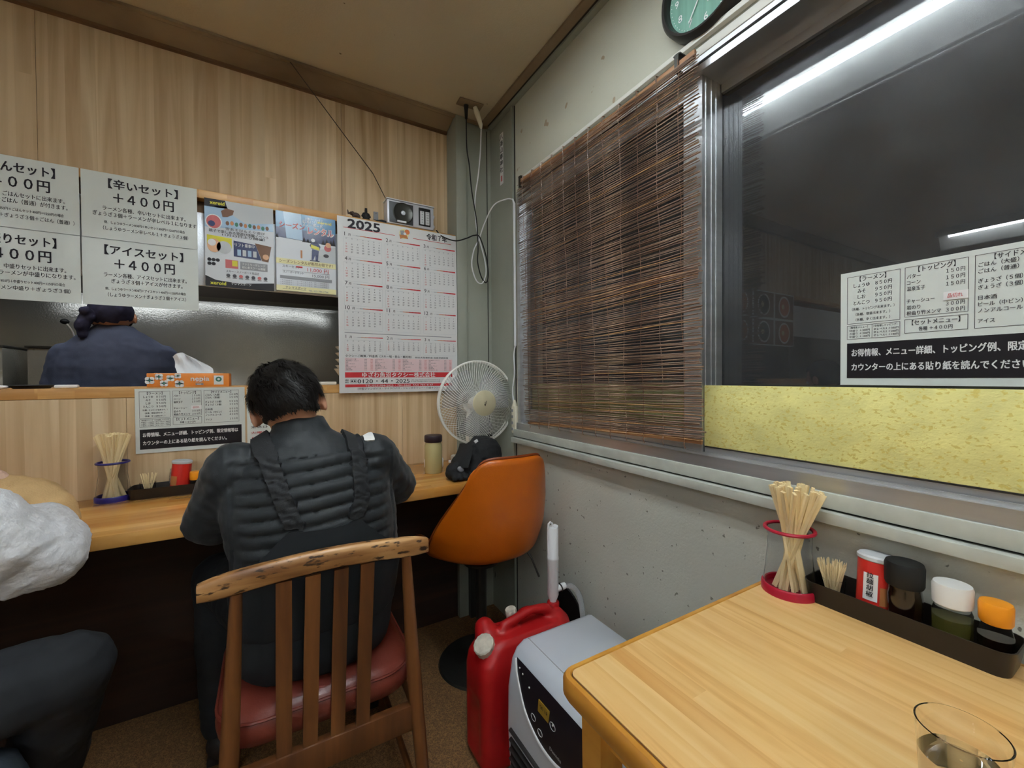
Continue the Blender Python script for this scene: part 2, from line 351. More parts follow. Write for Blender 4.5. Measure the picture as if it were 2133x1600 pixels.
# ---------------------------------------------------------------- flat print: words, rules and patches lying on a sheet
TXT = {}
def glyphs(s, bold):
    k = (s, bold)
    if k not in TXT:
        cu = bpy.data.curves.new('t', 'FONT'); cu.body = s; cu.size = 1; cu.resolution_u = 2; cu.fill_mode = 'FRONT'
        o = bpy.data.objects.new('t', cu); C.objects.link(o); me = evaluated(o)
        vs = [v.co.copy() for v in me.vertices]; fs = [tuple(p.vertices) for p in me.polygons]
        bpy.data.objects.remove(o); bpy.data.curves.remove(cu); bpy.data.meshes.remove(me)
        if vs:
            x0 = min(v.x for v in vs); x1 = max(v.x for v in vs); y0 = min(v.y for v in vs); y1 = max(v.y for v in vs)
        else: x0 = x1 = y0 = y1 = 0
        TXT[k] = (vs, fs, x0, x1, y0, y1)
    return TXT[k]
class Print:
    """u runs right, v runs down from the top-left corner of a sheet, n points to the viewer"""
    def __init__(s, o, u, n, W, H, v=None, warp=None):
        s.o = Vector(o); s.u = Vector(u).normalized(); s.n = Vector(n).normalized(); s.v = Vector(v).normalized() if v else Vector((0, 0, -1))
        s.W = W; s.H = H; s.L = {}; s.warp = warp
    def P(s, x, y, h): return s.o+s.u*x+s.v*y+s.n*(h+(s.warp(x/s.W, y/s.H) if s.warp else 0))
    def bm(s, key):
        if key not in s.L: s.L[key] = bmesh.new()
        return s.L[key]
    def poly(s, pts, m, h=.0005, name='printed_patch'):
        b = s.bm((name, m)); b.faces.new([b.verts.new(s.P(x, y, h)) for x, y in pts])
    def rect(s, x, y, w, h, m, lay=.0004, name='printed_patch'):
        b = s.bm((name, m)); k = max(1, int(w/.03)) if s.warp else 1; kk = max(1, int(h/.03)) if s.warp else 1
        for i in range(k):
            for j in range(kk):
                xa, xb, ya, yb = x+w*i/k, x+w*(i+1)/k, y+h*j/kk, y+h*(j+1)/kk
                b.faces.new([b.verts.new(s.P(*q, lay)) for q in ((xa, ya), (xa, yb), (xb, yb), (xb, ya))])
    def disc(s, x, y, r, m, lay=.0006, ry=None, n=18): s.poly([(x+r*cos(2*pi*k/n), y-(ry or r)*sin(2*pi*k/n)) for k in range(n)], m, lay)
    def frame(s, x, y, w, h, t, m, lay=.0005):
        for a in ((x, y, w, t), (x, y+h-t, w, t), (x, y, t, h), (x+w-t, y, t, h)): s.rect(*a, m, lay, 'ruled_lines')
    def text(s, str_, x, y, h, m='ink', w=None, align='l', bold=.012, lay=.0008, name='lettering', rot=0):
        """x,y = left/centre/right of the line at its middle height, h = em height, w = forced width"""
        vs, fs, x0, x1, y0, y1 = glyphs(str_, 0)
        if not vs: return
        sx = h if w is None else w/(x1-x0); tw = (x1-x0)*sx
        ox = {'l': 0, 'c': -tw/2, 'r': -tw}[align]; b = s.bm((name, m))
        d0 = bold*.9; offs = ((0, 0),) if bold < .011 else (((-d0, 0), (d0, 0)) if bold < .02 else ((-d0, -d0*.7), (d0, -d0*.7), (-d0, d0*.7), (d0, d0*.7)))
        for q_, (ex, ey) in enumerate(offs):
            nv = [b.verts.new(s.P(x+ox+(p.x-x0)*sx+ex*h, y-(p.y-.36+ey)*h, lay+.00006*q_)) for p in vs]
            for f in fs:
                try: b.faces.new([nv[i] for i in f])
                except ValueError: pass
    def vtext(s, str_, x, y, h, m='ink', w=None, bold=.012, lay=.0008):
        for i, ch in enumerate(str_): s.text(ch, x, y+i*h, h*.95, m, None, 'c', bold, lay)
    def emit(s, parent):
        for (name, m), b in s.L.items():
            for f in b.faces:
                f.normal_update()
                if f.normal.dot(s.n) < 0: f.normal_flip()
            me = bpy.data.meshes.new(name); bmesh.ops.translate(b, verts=b.verts[:], vec=-BASE[parent.name]); b.to_mesh(me); b.free()
            me.materials.append(MATS[m]); o = bpy.data.objects.new(name, me); C.objects.link(o); o.parent = parent; BASE[o.name] = BASE[parent.name]; o['kind'] = 'stuff'
def sheet(name, o, u, n, W, H, m, label, cat, t=.0009, v=None, warp=None, group=None, clear=None):
    p = Print(o, u, n, W, H, v, warp); b = BM(); nx, ny = (16, 20) if warp else (1, 1)
    R = root(name, p.P(W/2, H, 0), label, cat, group)
    for lay, flip in ((0, 1), (-t, -1)):
        g = [[b.verts.new(p.P(W*i/nx, H*j/ny, lay)) for i in range(nx+1)] for j in range(ny+1)]
        for j in range(ny):
            for i in range(nx): b.faces.new((g[j][i], g[j+1][i], g[j+1][i+1], g[j][i+1])[::flip])
        if lay == 0: top = g
        else:
            rim = lambda g: [g[0][i] for i in range(nx+1)]+[g[j][nx] for j in range(1, ny+1)]+[g[ny][i] for i in range(nx-1, -1, -1)]+[g[j][0] for j in range(ny-1, 0, -1)]
            A, Z = rim(top), rim(g)
            for i in range(len(A)): b.faces.new((A[i], A[(i+1) % len(A)], Z[(i+1) % len(A)], Z[i]))
    part('sheet', b, m, R, smooth=bool(warp))
    return R, p
# ================================================================ the room
XW = .95; YB = 1.90; CE = 1.21; Y0 = -3.0; X0 = -4.3
# floor, ceiling
struct('floor', box(BM(), X0, XW+.12, Y0, 3.2, FL-.1, FL), 'floor_mat')
struct('ceiling', box(BM(), X0, XW+.12, Y0, 3.2, CE, CE+.08), 'ceiling_board')
# cornices: flat boards on the ceiling beside the window wall, sloping board above the wood wall
c = root('trim_1', (XW, .9, CE), kind='structure')
B('cornice_board', 'cornice', c, .883, .916, Y0, 1.83, CE-.010, CE-.001)
B('cornice_gap', 'dark_gap', c, .916, .926, Y0, 1.83, CE-.006, CE-.001)
B('cornice_strip', 'grey_steel', c, .926, XW-.001, Y0, 1.80, CE-.014, CE-.001)
c = root('trim_2', (-1, YB, CE), kind='structure')
b = BM(); loft(b, [[V(x, YB-.001, 1.174), V(x, 1.806, CE-.012), V(x, 1.806, CE-.002), V(x, YB-.001, CE-.002)] for x in (X0, .752)])
part('cornice_board', b, 'cornice', c)
b = BM(); loft(b, [[V(x, YB-.001, 1.166), V(x, YB-.014, 1.168), V(x, YB-.014, 1.178), V(x, YB-.001, 1.178)] for x in (X0, .752)])
part('cornice_strip', b, 'brown_board', c)
B('cornice_lip', 'cornice', c, X0, XW, 1.790, 1.806, CE-.010, CE-.001)
# wood wall above the ledge: laminate boards
wb = root('wall_back', (-1, YB, 0), kind='structure')
xs = [X0, -3.3, -2.4, -1.5, -.62, .28, .757]
for a, b_ in zip(xs, xs[1:]): B('wall_board', 'wood_wall', wb, a, b_-.0012, YB, YB+.03, .60, CE-.01)
# pilaster and the grey recess in the corner
struct('wall_pilaster', box(BM(), .755, .806, 1.787, 1.96, FL, CE-.002, bev=.003), 'grey_steel')
b = box(BM(), .79, XW+.1, 1.815, 1.90, FL, CE-.002); struct('wall_recess', b, 'grey_steel')
b = BM(); tube(b, [(.93, 1.812, FL+.3), (.925, 1.812, CE-.02)], .002, 6); struct('trim_3', b, 'dark_gap')
# window wall with its opening
b = BM(); WY1 = 1.555; WY0 = -1.3; ZT = .775; ZB = -.225
box(b, XW, XW+.12, Y0, 1.9, ZT, CE-.001); box(b, XW, XW+.12, Y0, 1.9, FL, ZB); box(b, XW, XW+.12, WY1, 1.9, ZB, ZT); box(b, XW, XW+.12, Y0, WY0, ZB, ZT)
struct('wall_right', b, 'wall_paint')
struct('wall_corner_sheet', box(BM(), XW-.004, XW-.0005, 1.602, 1.814, FL, CE-.016), 'grey_steel')
t4 = root('trim_4', (XW, 1.59, 0), kind='structure')
B('post_strip', 'grey_steel', t4, XW-.014, XW-.0005, 1.590, 1.602, FL, CE-.016)
B('post_gap', 'dark_gap', t4, XW-.003, XW-.0004, 1.584, 1.589, FL, CE-.016)
struct('wall_lower', box(BM(), XW-.003, XW-.0002, Y0, 1.58, FL, -.285), 'wall_lower')
struct('wall_left', box(BM(), X0-.1, X0, Y0, 3.2, FL, CE), 'plain_wall')
struct('wall_front', box(BM(), X0, XW+.12, Y0-.1, Y0, FL, CE), 'plain_wall')
# curtain rail strips above the window
tr = root('trim_5', (XW, 0, .84), kind='structure')
B('rail_strip', 'white_paint', tr, XW-.020, XW-.0005, Y0+.2, 1.495, .832, .846, bev=.002)
B('rail_recess', 'sill_paint', tr, XW-.006, XW-.0005, Y0+.2, 1.49, .822, .832)  # greyer strip set back between the white rail strips
B('rail_lower_strip', 'white_paint', tr, XW-.012, XW-.0005, Y0+.2, 1.495, .800, .822, bev=.002)
# ---------------------------------------------------------------- window
wn = root('window_1', (XW, 0, ZB), kind='structure')
B('head_frame', 'aluminium', wn, .935, 1.07, WY0, WY1, .757, .775)
B('head_gap', 'dark_gap', wn, .948, .952, WY0, WY1, .7755, .787)
B('head_outer', 'aluminium', wn, .940, .949, WY0, WY1, .787, .799)
B('sill_track', 'aluminium', wn, .930, 1.07, WY0, WY1, -.2245, -.196)
B('track_ridge', 'aluminium', wn, .944, .948, WY0, WY1, -.196, -.190)
B('jamb', 'aluminium', wn, .938, 1.04, WY1-.022, WY1, -.196, .757)
ls = B('left_sash', 'aluminium', wn, .948, 1.032, .668, .722, -.19, .757)
for xx in (.962, .985, 1.004): part('stile_ridge', box(BM(), xx, xx+.004, .6665, .668, -.19, .757), 'aluminium', wn)
B('left_sash_bottom_rail', 'aluminium', wn, .955, .985, .722, 1.533, -.19, -.135)
B('left_sash_top_rail', 'aluminium', wn, .955, .985, .722, 1.533, .722, .757)
B('left_sash_stile', 'aluminium', wn, .955, .985, 1.500, 1.533, -.135, .722)
B('left_pane', 'window_glass', wn, .968, .972, .722, 1.500, -.135, .722)
B('right_pane', 'window_glass', wn, 1.034, 1.038, WY0+.03, .70, -.165, .735)
B('right_sash_bottom_rail', 'aluminium', wn, 1.024, 1.050, WY0+.01, .666, -.195, -.178)
B('right_sash_top_rail', 'aluminium', wn, 1.024, 1.050, WY0+.01, .666, .735, .757)
B('gasket', 'dark_gap', wn, .9535, .9545, WY0+.01, .664, -.1790, -.1762)
B('right_sash_front_rail', 'aluminium', wn, .956, 1.020, WY0+.01, .664, -.1955, -.1772)
# casing below
sl = root('trim_6', (XW, 0, -.25), kind='structure')
B('sill_casing', 'sill_paint', sl, .925, XW-.0005, Y0+.2, 1.575, -.2560, -.2250, bev=.002)
B('sill_gap', 'dark_gap', sl, .935, XW-.0005, Y0+.2, 1.575, -.2600, -.2562)
B('sill_lip', 'sill_paint', sl, .912, XW-.0005, Y0+.2, 1.575, -.2820, -.2602, bev=.002)
# yellow foam board leaning in the lower part of the window
finish(box(BM(), .9545, .9595, -1.2, .666, -.176, -.0225, bev=.001), 'foam_board', 'yellow_foam', base=(.957, 0, -.176),
       label='long yellow speckled foam board fitted along the bottom of the dark window pane', cat='board')
finish(box(BM(), .9735, .9775, .73, 1.495, -.134, -.0235, bev=.001), 'foam_board', 'yellow_foam', base=(.975, 1.1, -.13),
       label='yellow foam board behind the lower edge of the bamboo blind', cat='board')
# night outside
struct('ground_outside', box(BM(), XW+.2, 9, -6, 8, FL-.6, FL-.5), 'night_ground')

# ---------------------------------------------------------------- the serving counter wall
sp = root('wall_serving', (-1, 1.8, 0), kind='structure')
xs = [X0, -3.1, -2.2, -1.3, -.40, .50, .754]
for a, b_ in zip(xs, xs[1:]): B('wall_board', 'wood_wall', sp, a, b_-.0012, 1.800, 1.83, -.40, -.058)
B('under_panel', 'shaded_panel', sp, X0, .754, 1.81, 1.84, FL, -.40)
B('end_panel', 'wood_wall', sp, .56, .754, 1.80, 1.83, -.058, .60)
finish(box(BM(), X0+.01, .753, 1.7985, 2.16, -.057, -.0245, bev=.002), 'serving_ledge', 'ledge_wood', base=(-1, 1.9, -.057), label='long wooden serving ledge between the dining counter and the kitchen', cat='ledge')
finish(box(BM(), X0+.01, .753, 1.797, 1.899, .630, .660, bev=.003), 'display_shelf', 'ledge_wood', base=(-1, 1.85, .63), label='long narrow wooden shelf above the kitchen opening carrying the radio', cat='shelf')
struct('trim_7', box(BM(), X0, .56, 1.835, 1.85, .585, .630), 'brown_board')
hp = finish(box(BM(), X0+.01, .40, 1.822, 1.834, .332, .588, bev=.002), 'steel_panel', 'lamplit_steel', base=(-1, 1.83, .33), label='long stainless steel panel hanging below the shelf behind the ski posters', cat='panel')
# dining counter
ct = root('dining_counter', (-1, 1.58, -.41), 'long honey-coloured wooden dining counter under the serving ledge', 'counter')
part('counter_top', box(BM(), X0+.01, .905, 1.362, 1.799, -.411, -.375, bev=.004), 'counter_wood', ct)
for x in (-3.6, -1.7, .80): B('bracket', 'dark_metal', ct, x, x+.03, 1.45, 1.799, -.45, -.411)
for x in (-3.6, -1.7, .80): B('bracket_leg', 'dark_metal', ct, x, x+.03, 1.76, 1.79, FL, -.45)

# ---------------------------------------------------------------- kitchen
struct('wall_kitchen', box(BM(), X0, XW, 3.12, 3.2, FL, CE), 'steel')
b = BM(); n = 60
rings = []
for k in range(n+1):
    x = X0+.05+(XW-X0-.07)*k/n
    rings.append([V(x, 3.10+.006*sin(x*5+j*.8)+.004*sin(x*13+j), -.9+1.35*j/14) for j in range(15)])
loft(b, rings, cap=False, closed=False)
struct('wall_kitchen_lining', b, 'steel')
struct('wall_kitchen_right', box(BM(), XW, XW+.1, 1.9, 3.2, FL, CE), 'plain_wall')
hd = root('extractor_hood', (-1, 2.75, .38), 'wide black extractor hood over the kitchen behind the cook', 'hood')
b = BM(); loft(b, [[V(x, 2.70, .425), V(x, 2.70, .60), V(x, 2.85, 1.1), V(x, 3.09, 1.1), V(x, 3.09, .58), V(x, 2.86, .58), V(x, 2.715, .58), V(x, 2.715, .425)] for x in (-2.6, .93)])
part('canopy', b, 'hood_black', hd)  # one even black over the whole canopy
b = BM(); tube(b, [(-1.0, 2.765, .475), (.4, 2.765, .475)], .012, 10); part('hood_fill_tube', b, 'fill_tube', hd)  # unseen tube added behind the lip to brighten the steel wall
B('gutter', 'dark_metal', hd, -2.6, .93, 2.685, 2.715, .412, .432)
B('baffle', 'heater_dark', hd, -2.5, .9, 2.86, 3.08, .52, .575)
st = root('kitchen_worktop', (-1, 2.85, -.3), 'steel worktop along the kitchen back wall behind the cook', 'worktop')
B('worktop', 'steel', st, -3.2, .9, 2.66, 3.08, -.34, -.30)
B('cabinet', 'steel', st, -3.2, .9, 2.70, 3.08, FL, -.34)
def boiler(x0, x1, label):
    r = root('noodle_boiler', ((x0+x1)/2, 2.85, -.3), label, 'boiler', 'steel boilers in the kitchen')
    part('casing', box(BM(), x0, x1, 2.74, 3.02, -.30, .150, bev=.004), 'steel', r)
    part('lid', box(BM(), x0-.006, x1+.006, 2.733, 3.03, .150, .160, bev=.002), 'dark_metal', r)
    b = BM(); tube(b, spline([((x0+x1)/2-.02, 2.73, .06), ((x0+x1)/2, 2.715, .065), ((x0+x1)/2+.02, 2.73, .06)], 4), .004, 6); part('handle', b, 'dark_metal', r)
boiler(-.945, -.70, 'square steel boiler half hidden behind the cook')
boiler(-1.26, -1.02, 'square steel boiler at the left edge of the kitchen opening')
tp = root('water_tap', (-.83, 2.9, .16), 'thin gooseneck tap with a black head above the steel boiler', 'tap')
b = BM(); tube(b, spline([(-.835, 2.9, .155), (-.835, 2.9, .20), (-.842, 2.9, .245), (-.862, 2.9, .285)], 6), .004, 8); part('spout', b, 'aluminium', tp)
b = BM(); ell(b, (-.868, 2.9, .292), (.017, .015, .013)); part('tap_head', b, 'matt_black', tp)
b = BM(); lathe(b, [(.009, .150), (.009, .175), (.004, .18)], (-.835, 2.9, 0), 12); part('tap_base', b, 'white_plastic', tp)

# ---------------------------------------------------------------- lights: fluorescent fittings
def fitting(cx, y0, y1, label, z=CE, place=None):
    r = root('fluorescent_light', (cx, (y0+y1)/2, z), label, 'ceiling light', 'fluorescent ceiling fittings')
    b = BM(); loft(b, [[V(cx-.014, y, z-.168), V(cx-.078, y, z-.052), V(cx-.160, y, z-.056), V(cx-.162, y, z-.088), V(cx-.166, y, z-.088), V(cx-.164, y, z-.044), V(cx-.06, y, z-.034), V(cx-.06, y, z),
        V(cx+.06, y, z), V(cx+.06, y, z-.034), V(cx+.164, y, z-.044), V(cx+.166, y, z-.088), V(cx+.162, y, z-.088), V(cx+.160, y, z-.056), V(cx+.078, y, z-.052), V(cx+.014, y, z-.168)] for y in (y0-.07, y1+.07)])
    part('housing', b, 'white_enamel', r, smooth=False)
    for sx in (-1, 1):
        x = cx+sx*.106
        b = BM(); tube(b, [(x, y0, z-.080), (x, y1, z-.080)], .0130, 14); part('tube_lamp', b, 'tube', r)
        for y in (y0-.012, y1+.012): part('lamp_holder', box(BM(), x-.012, x+.012, y-.008, y+.008, z-.104, z-.052, bev=.003), 'white_plastic', r)
    return r
fitting(.192, -.075, 1.12, 'white fluorescent ceiling light with twin tubes nearest the window')
fitting(.192, -2.3, -1.1, 'white fluorescent ceiling light behind the table towards the entrance')
fitting(-2.82, -.06, 1.14, 'white fluorescent ceiling light at the far left of the room')
fitting(-1.25, -2.3, -1.1, 'added unseen white fluorescent fill light over the middle of the room')  # added out of view for broad frontal fill
fitting(-1.85, -1.5, -.4, 'added unseen white fluorescent fill light left behind the camera')  # extra fitting out of view, added as fill from behind
r = root('kitchen_light', (-.6, 2.2, CE), 'white kitchen strip light above the serving opening', 'ceiling light')
B('housing', 'white_enamel', r, -1.3, -.1, 2.12, 2.24, CE-.05, CE)
b = BM(); tube(b, [(-1.28, 2.18, CE-.075), (-.12, 2.18, CE-.075)], .0145, 12); part('tube_lamp', b, 'tube', r)

# ---------------------------------------------------------------- hanging menu sheets
def menu_board(col, row, lines, label, tilt=0):
    x0 = -.4975+(-.2925)*(col-1)+.0015 if col else -.4975+.0035
    W = .2895; H = .2085; z = .6575-.2105*row
    x0 = -.495-.2935*col
    R, p = sheet('menu_sheet', (x0, 1.7945-.0015*row, z), (1, 0, 0), (0, -1, 0), W, H, 'paper', label, 'menu', group='set menus hung over the kitchen opening')
    for (s, cx, cy, h, wd) in lines: p.text(s, cx*W, cy*H, h*H, 'ink', wd*W, 'c', .022 if h > .08 else .012)
    p.emit(R); return R, p
def set_lines(title, l1, l2, l3, l4, w2=.72, w4=.74, wt=.60):
    return [('【'+title+'】', .52, .155, .155, wt), ('＋４００円', .52, .36, .185, .52), (l1, .53, .535, .075, .72), (l2, .54, .625, .075, w2), (l3, .53, .745, .048, .70), (l4, .54, .835, .066, w4)]
menu_board(0, 0, set_lines('辛いセット', 'ラーメン各種、辛いセットに出来ます。', 'ぎょうざ３個＋ラーメンが辛レベル１になります', '例、しょうゆラーメン850円＋辛いセット400円＝1250円の場合', '（しょうゆラーメン辛レベル１＋ぎょうざ３個）', .90), 'white menu sheet for the spicy set, upper right beside the ski poster')
menu_board(0, 1, set_lines('アイスセット', 'ラーメン各種、アイスセットに出来ます。', 'ぎょうざ３個＋アイスが付きます。', '例、しょうゆラーメン850円＋アイスセット400円＝1250円の場合', '（しょうゆラーメン＋ぎょうざ３個＋アイス）', .62, .68, .68), 'white menu sheet for the ice cream set, lower right above the cook')
menu_board(1, 0, set_lines('ごはんセット', 'ラーメン各種、ごはんセットに出来ます。', 'ぎょうざ３個＋ごはん（普通）が付きます。', '例、しょうゆラーメン850円＋ごはんセット400円＝1250円の場合', '（しょうゆラーメン＋ぎょうざ３個＋ごはん（普通））', .74, .84), 'white menu sheet for the rice set, upper sheet cut by the left picture edge')
menu_board(1, 1, set_lines('中盛りセット', 'ラーメン各種、中盛りセットに出来ます。', 'ぎょうざ３個＋ラーメンが中盛りになります。', '例、しょうゆラーメン850円＋中盛りセット400円＝1250円の場合', '（しょうゆラーメン中盛り＋ぎょうざ３個）', .84, .76), 'white menu sheet for the larger portion set, lower sheet cut by the left picture edge')
# the photo menus further along the row, seen only in the window's reflection
for k in range(3):
    for rw in range(2):
        W = .2895; H = .2085; x0 = -.495-.2935*(k+2)
        R, p = sheet('photo_menu', (x0, 1.7945, .6575-.2105*rw), (1, 0, 0), (0, -1, 0), W, H, 'paper', 'photo menu of a noodle bowl on dark ground, %s row, %s from the menu sheets' % (('upper', 'lower')[rw], ('first', 'second', 'third')[k]), 'menu', group='photo menus hung over the kitchen opening')
        p.rect(.008, .008, W-.016, H-.016, 'brown_ink', .0004); p.disc(W/2, H/2, .085, 'white_ink'); p.disc(W/2, H/2, .072, ('tin_brown', 'soy', 'orange_ink')[k], .0009); p.disc(W/2+.02, H/2, .02, 'cream_ink', .0012)
        p.emit(R)

# ---------------------------------------------------------------- ski posters on the steel panel
def curl(a, bq): return .004+.010*abs(a-.5)**2*4*(1-bq)+.004*sin(bq*5)
R, p = sheet('ski_event_poster', (-.185, 1.792, .6325), (1, 0, 0), (0, -1, 0), .2075, .305, 'snow_ink', 'glossy ski event poster with black corners and photos, left of the blue poster', 'poster')
W, H = .2075, .305
p.rect(0, 0, .07, .028, 'black_ink'); p.text('xeroid', .016, .012, .018, 'yellow_ink', .042, 'l', .03)
p.poly([(0, .028), (.207, .0), (.207, .085), (0, .10)], 'skyblue_ink', .0004)
p.poly([(.06, .0), (.2075, .0), (.2075, .055), (.12, .07), (.07, .04)], 'lightgrey_ink', .0007)
p.poly([(.048, .038), (.062, .026), (.086, .030), (.082, .046), (.066, .056), (.052, .058)], 'brown_ink', .001)
p.disc(.026, .079, .024, 'white_ink', .0008, .026); p.disc(.026, .079, .021, 'rose_ink', .001, .023); p.disc(.02, .086, .010, 'navy_ink', .0012)
[p.disc(.066+.0135*k_, .078-.002*(k_ % 2), .0052, ('brown_ink', 'tin_brown', 'green_ink')[k_ % 3], .0012, .0075) for k_ in range(10)]; p.text('雪あそび＆そり遊び', .06, .098, .011, 'soft_ink', .12, lay=.0012)
p.text('親子で楽しめる雪遊び体験イベント', .012, .110, .012, 'ink', .18); p.text('11月23日より開催！', .05, .120, .010, 'ink', .13)
p.poly([(.006, .126), (.078, .130), (.078, .165), (.006, .16)], 'yellow_ink', .0005); p.disc(.026, .162, .020, 'skin_ink', .001, .024); p.disc(.02, .152, .012, 'white_ink', .0012); p.disc(.055, .165, .022, 'lightgrey_ink', .001)
p.poly([(.083, .136), (.150, .142), (.168, .196), (.083, .192)], 'navy_ink', .0005); p.text('リフト乗車中', .087, .150, .014, 'white_ink', .06)
for k in range(4): p.rect(.094+.016*k, .166, .011, .022, ('skyblue_ink', 'lightgrey_ink')[k % 2], .0009)
p.poly([(.148, .136), (.2, .142), (.19, .200), (.170, .198)], 'brown_ink', .0008); p.disc(.182, .182, .010, 'skin_ink', .0012)
for k in range(5): p.disc(.012+.012*(k % 3), .212+.014*(k//3), .006, 'black_ink', .0008)
p.rect(.058, .206, .038, .030, 'rose_ink'); p.rect(.078, .208, .016, .020, 'yellow_ink', .0008); p.rect(.102, .208, .085, .028, 'grey_ink'); p.text('ファミリーゲレンデ', .108, .216, .010, 'white_ink', .072); p.text('初心者スクール開催', .108, .228, .010, 'white_ink', .072)
p.text('スキー・スノーボード用品店', .060, .247, .010, 'soft_ink', .1)
for k in range(7): p.disc(.066+.019*k, .262, .006, ('soft_ink', 'rose_ink')[k % 3 == 2], .0008); p.rect(.060+.019*k, .268, .012, .004, 'grey_ink')
p.poly([(0, .268), (.03, .282), (.1, .288), (.2075, .276), (.2075, .305), (0, .305)], 'black_ink', .0009); p.text('xeroid', .014, .292, .017, 'yellow_ink', .045, 'l', .03, .0013); p.text('テレマスポーツ', .075, .290, .010, 'white_ink', .06, 'l', .012, .0013)
p.emit(R)
R, p = sheet('ski_rental_poster', (.030, 1.792, .6315), (1, 0, 0), (0, -1, 0), .207, .297, 'snow_ink', 'blue topped ski rental poster with a child skier, beside the calendar', 'poster')
W, H = .207, .297
p.rect(0, 0, W, .075, 'blue_ink'); p.poly([(0, .06), (W, .06), (W, .105), (0, .098)], 'navy_ink', .0005)
p.poly([(.025, 0), (.085, 0), (.09, .10), (.035, .098)], 'skyblue_ink', .0008)
p.text('お子様スキー・スノーボード', .10, .014, .011, 'white_ink', .06); p.text('はじめよう！！', .09, .024, .012, 'white_ink', .05); p.text('スノーボード', .09, .036, .018, 'white_ink', .07, 'l', .02)
p.text('xeroid', .142, .020, .016, 'yellow_ink', .05, 'l', .03); p.text('シーズン', .012, .050, .024, 'rose_ink', .085, 'l', .03, .0010)
p.text('レンタル', .108, .058, .034, 'white_ink', .092, 'l', .07, .0012); p.text('レンタル', .110, .058, .031, 'red_ink', .088, 'l', .01, .0016)
for k, (x, h) in enumerate(((.095, .02), (.108, .015), (.12, .012), (.162, .02), (.175, .026), (.19, .022), (.004, .02), (.2, .03))): p.poly([(x-.007, .105), (x, .105-h), (x+.007, .105)], 'ink', .0008)
p.poly([(0, .100), (W, .112), (W, .182), (0, .178)], 'snow_ink', .0010); p.poly([(.118, .135), (.207, .110), (.207, .18), (.118, .18)], 'lightgrey_ink', .0011)
p.disc(.130, .092, .013, 'navy_ink', .0014); p.disc(.126, .094, .007, 'snow_ink', .0016); p.poly([(.120, .102), (.142, .100), (.152, .115), (.148, .130), (.120, .126), (.114, .115)], 'navy_ink', .0014); p.poly([(.118, .110), (.148, .118), (.148, .130), (.118, .124)], 'yellow_ink', .0016)
p.poly([(.122, .128), (.146, .132), (.142, .172), (.134, .172), (.133, .15), (.126, .17), (.120, .170)], 'navy_ink', .0014); p.rect(.114, .171, .034, .003, 'ink', .0015); p.disc(.180, .105, .010, 'skin_ink', .0014); p.disc(.178, .118, .013, 'rose_ink', .0013); p.disc(.172, .148, .010, 'soft_ink', .0014, .007)
p.rect(.082, .138, .006, .030, 'tin_brown', .0014); p.rect(0, .176, W, .020, 'cream_ink', .0012); p.text('シーズンレンタルが断然お得です！', .010, .186, .014, 'brown_ink', .185, 'l', .012, .0016)
p.text('スキーセット', .02, .205, .011, 'soft_ink', .06, lay=.0016); p.rect(.066, .200, .022, .006, 'red_ink', .0013); p.text('11,000 円', .105, .209, .019, 'red_ink', .075, 'l', .01, .0016); p.rect(.02, .220, .165, .0009, 'soft_ink', .0013)
p.text('スノーボードセット', .022, .226, .010, 'soft_ink', .07, lay=.0016); p.text('15,000 円', .122, .231, .014, 'soft_ink', .06, 'l', .006, .0016)
p.rect(.012, .240, .180, .012, 'grey_ink', .0012)
for k in range(3): p.text('ご利用期間はシーズン中となります。詳しくは店頭まで', .012, .258+.007*k, .0055, 'grey_ink', .17, lay=.0016)
p.rect(0, .277, W, .020, 'cream_ink', .0012); p.text('テレマスポーツ', .03, .284, .010, 'soft_ink', .07, lay=.0016); p.rect(.02, .289, .08, .0008, 'soft_ink', .0014); p.text('TEL 025-784-1766', .108, .290, .009, 'grey_ink', .07, lay=.0016)
p.emit(R)

# ---------------------------------------------------------------- 2025 wall calendar
import calendar as _cal
_cal.setfirstweekday(6)
CW, CH = .505, .706
R, p = sheet('wall_calendar', (.242, 1.782, .648), (1, 0, 0), (0, -1, 0), CW, CH, 'cal_paper', 'large white 2025 wall calendar with red bars hanging from the shelf', 'calendar',
             warp=lambda a, b_: .003+.012*max(0, b_-.3)*(a-.5)**2*4+.005*sin(b_*4))
p.text('2025', .040, .023, .050, 'ink', .125, 'l', .035); p.rect(.022, .042, .205, .0020, 'red_ink'); p.rect(.305, .042, .175, .0020, 'red_ink')
p.text('令和７年', .366, .025, .030, 'ink', .094, 'l', .022)
p.disc(.266, .030, .020, 'cream_ink', .0004, .022); p.disc(.280, .020, .011, 'orange_ink', .0010); p.poly([(.250, .018), (.266, .015), (.270, .034), (.252, .036)], 'grey_ink', .0012); p.poly([(.246, .036), (.278, .034), (.284, .050), (.262, .047), (.250, .054)], 'tin_brown', .0012); p.disc(.270, .029, .006, 'white_ink', .0014)
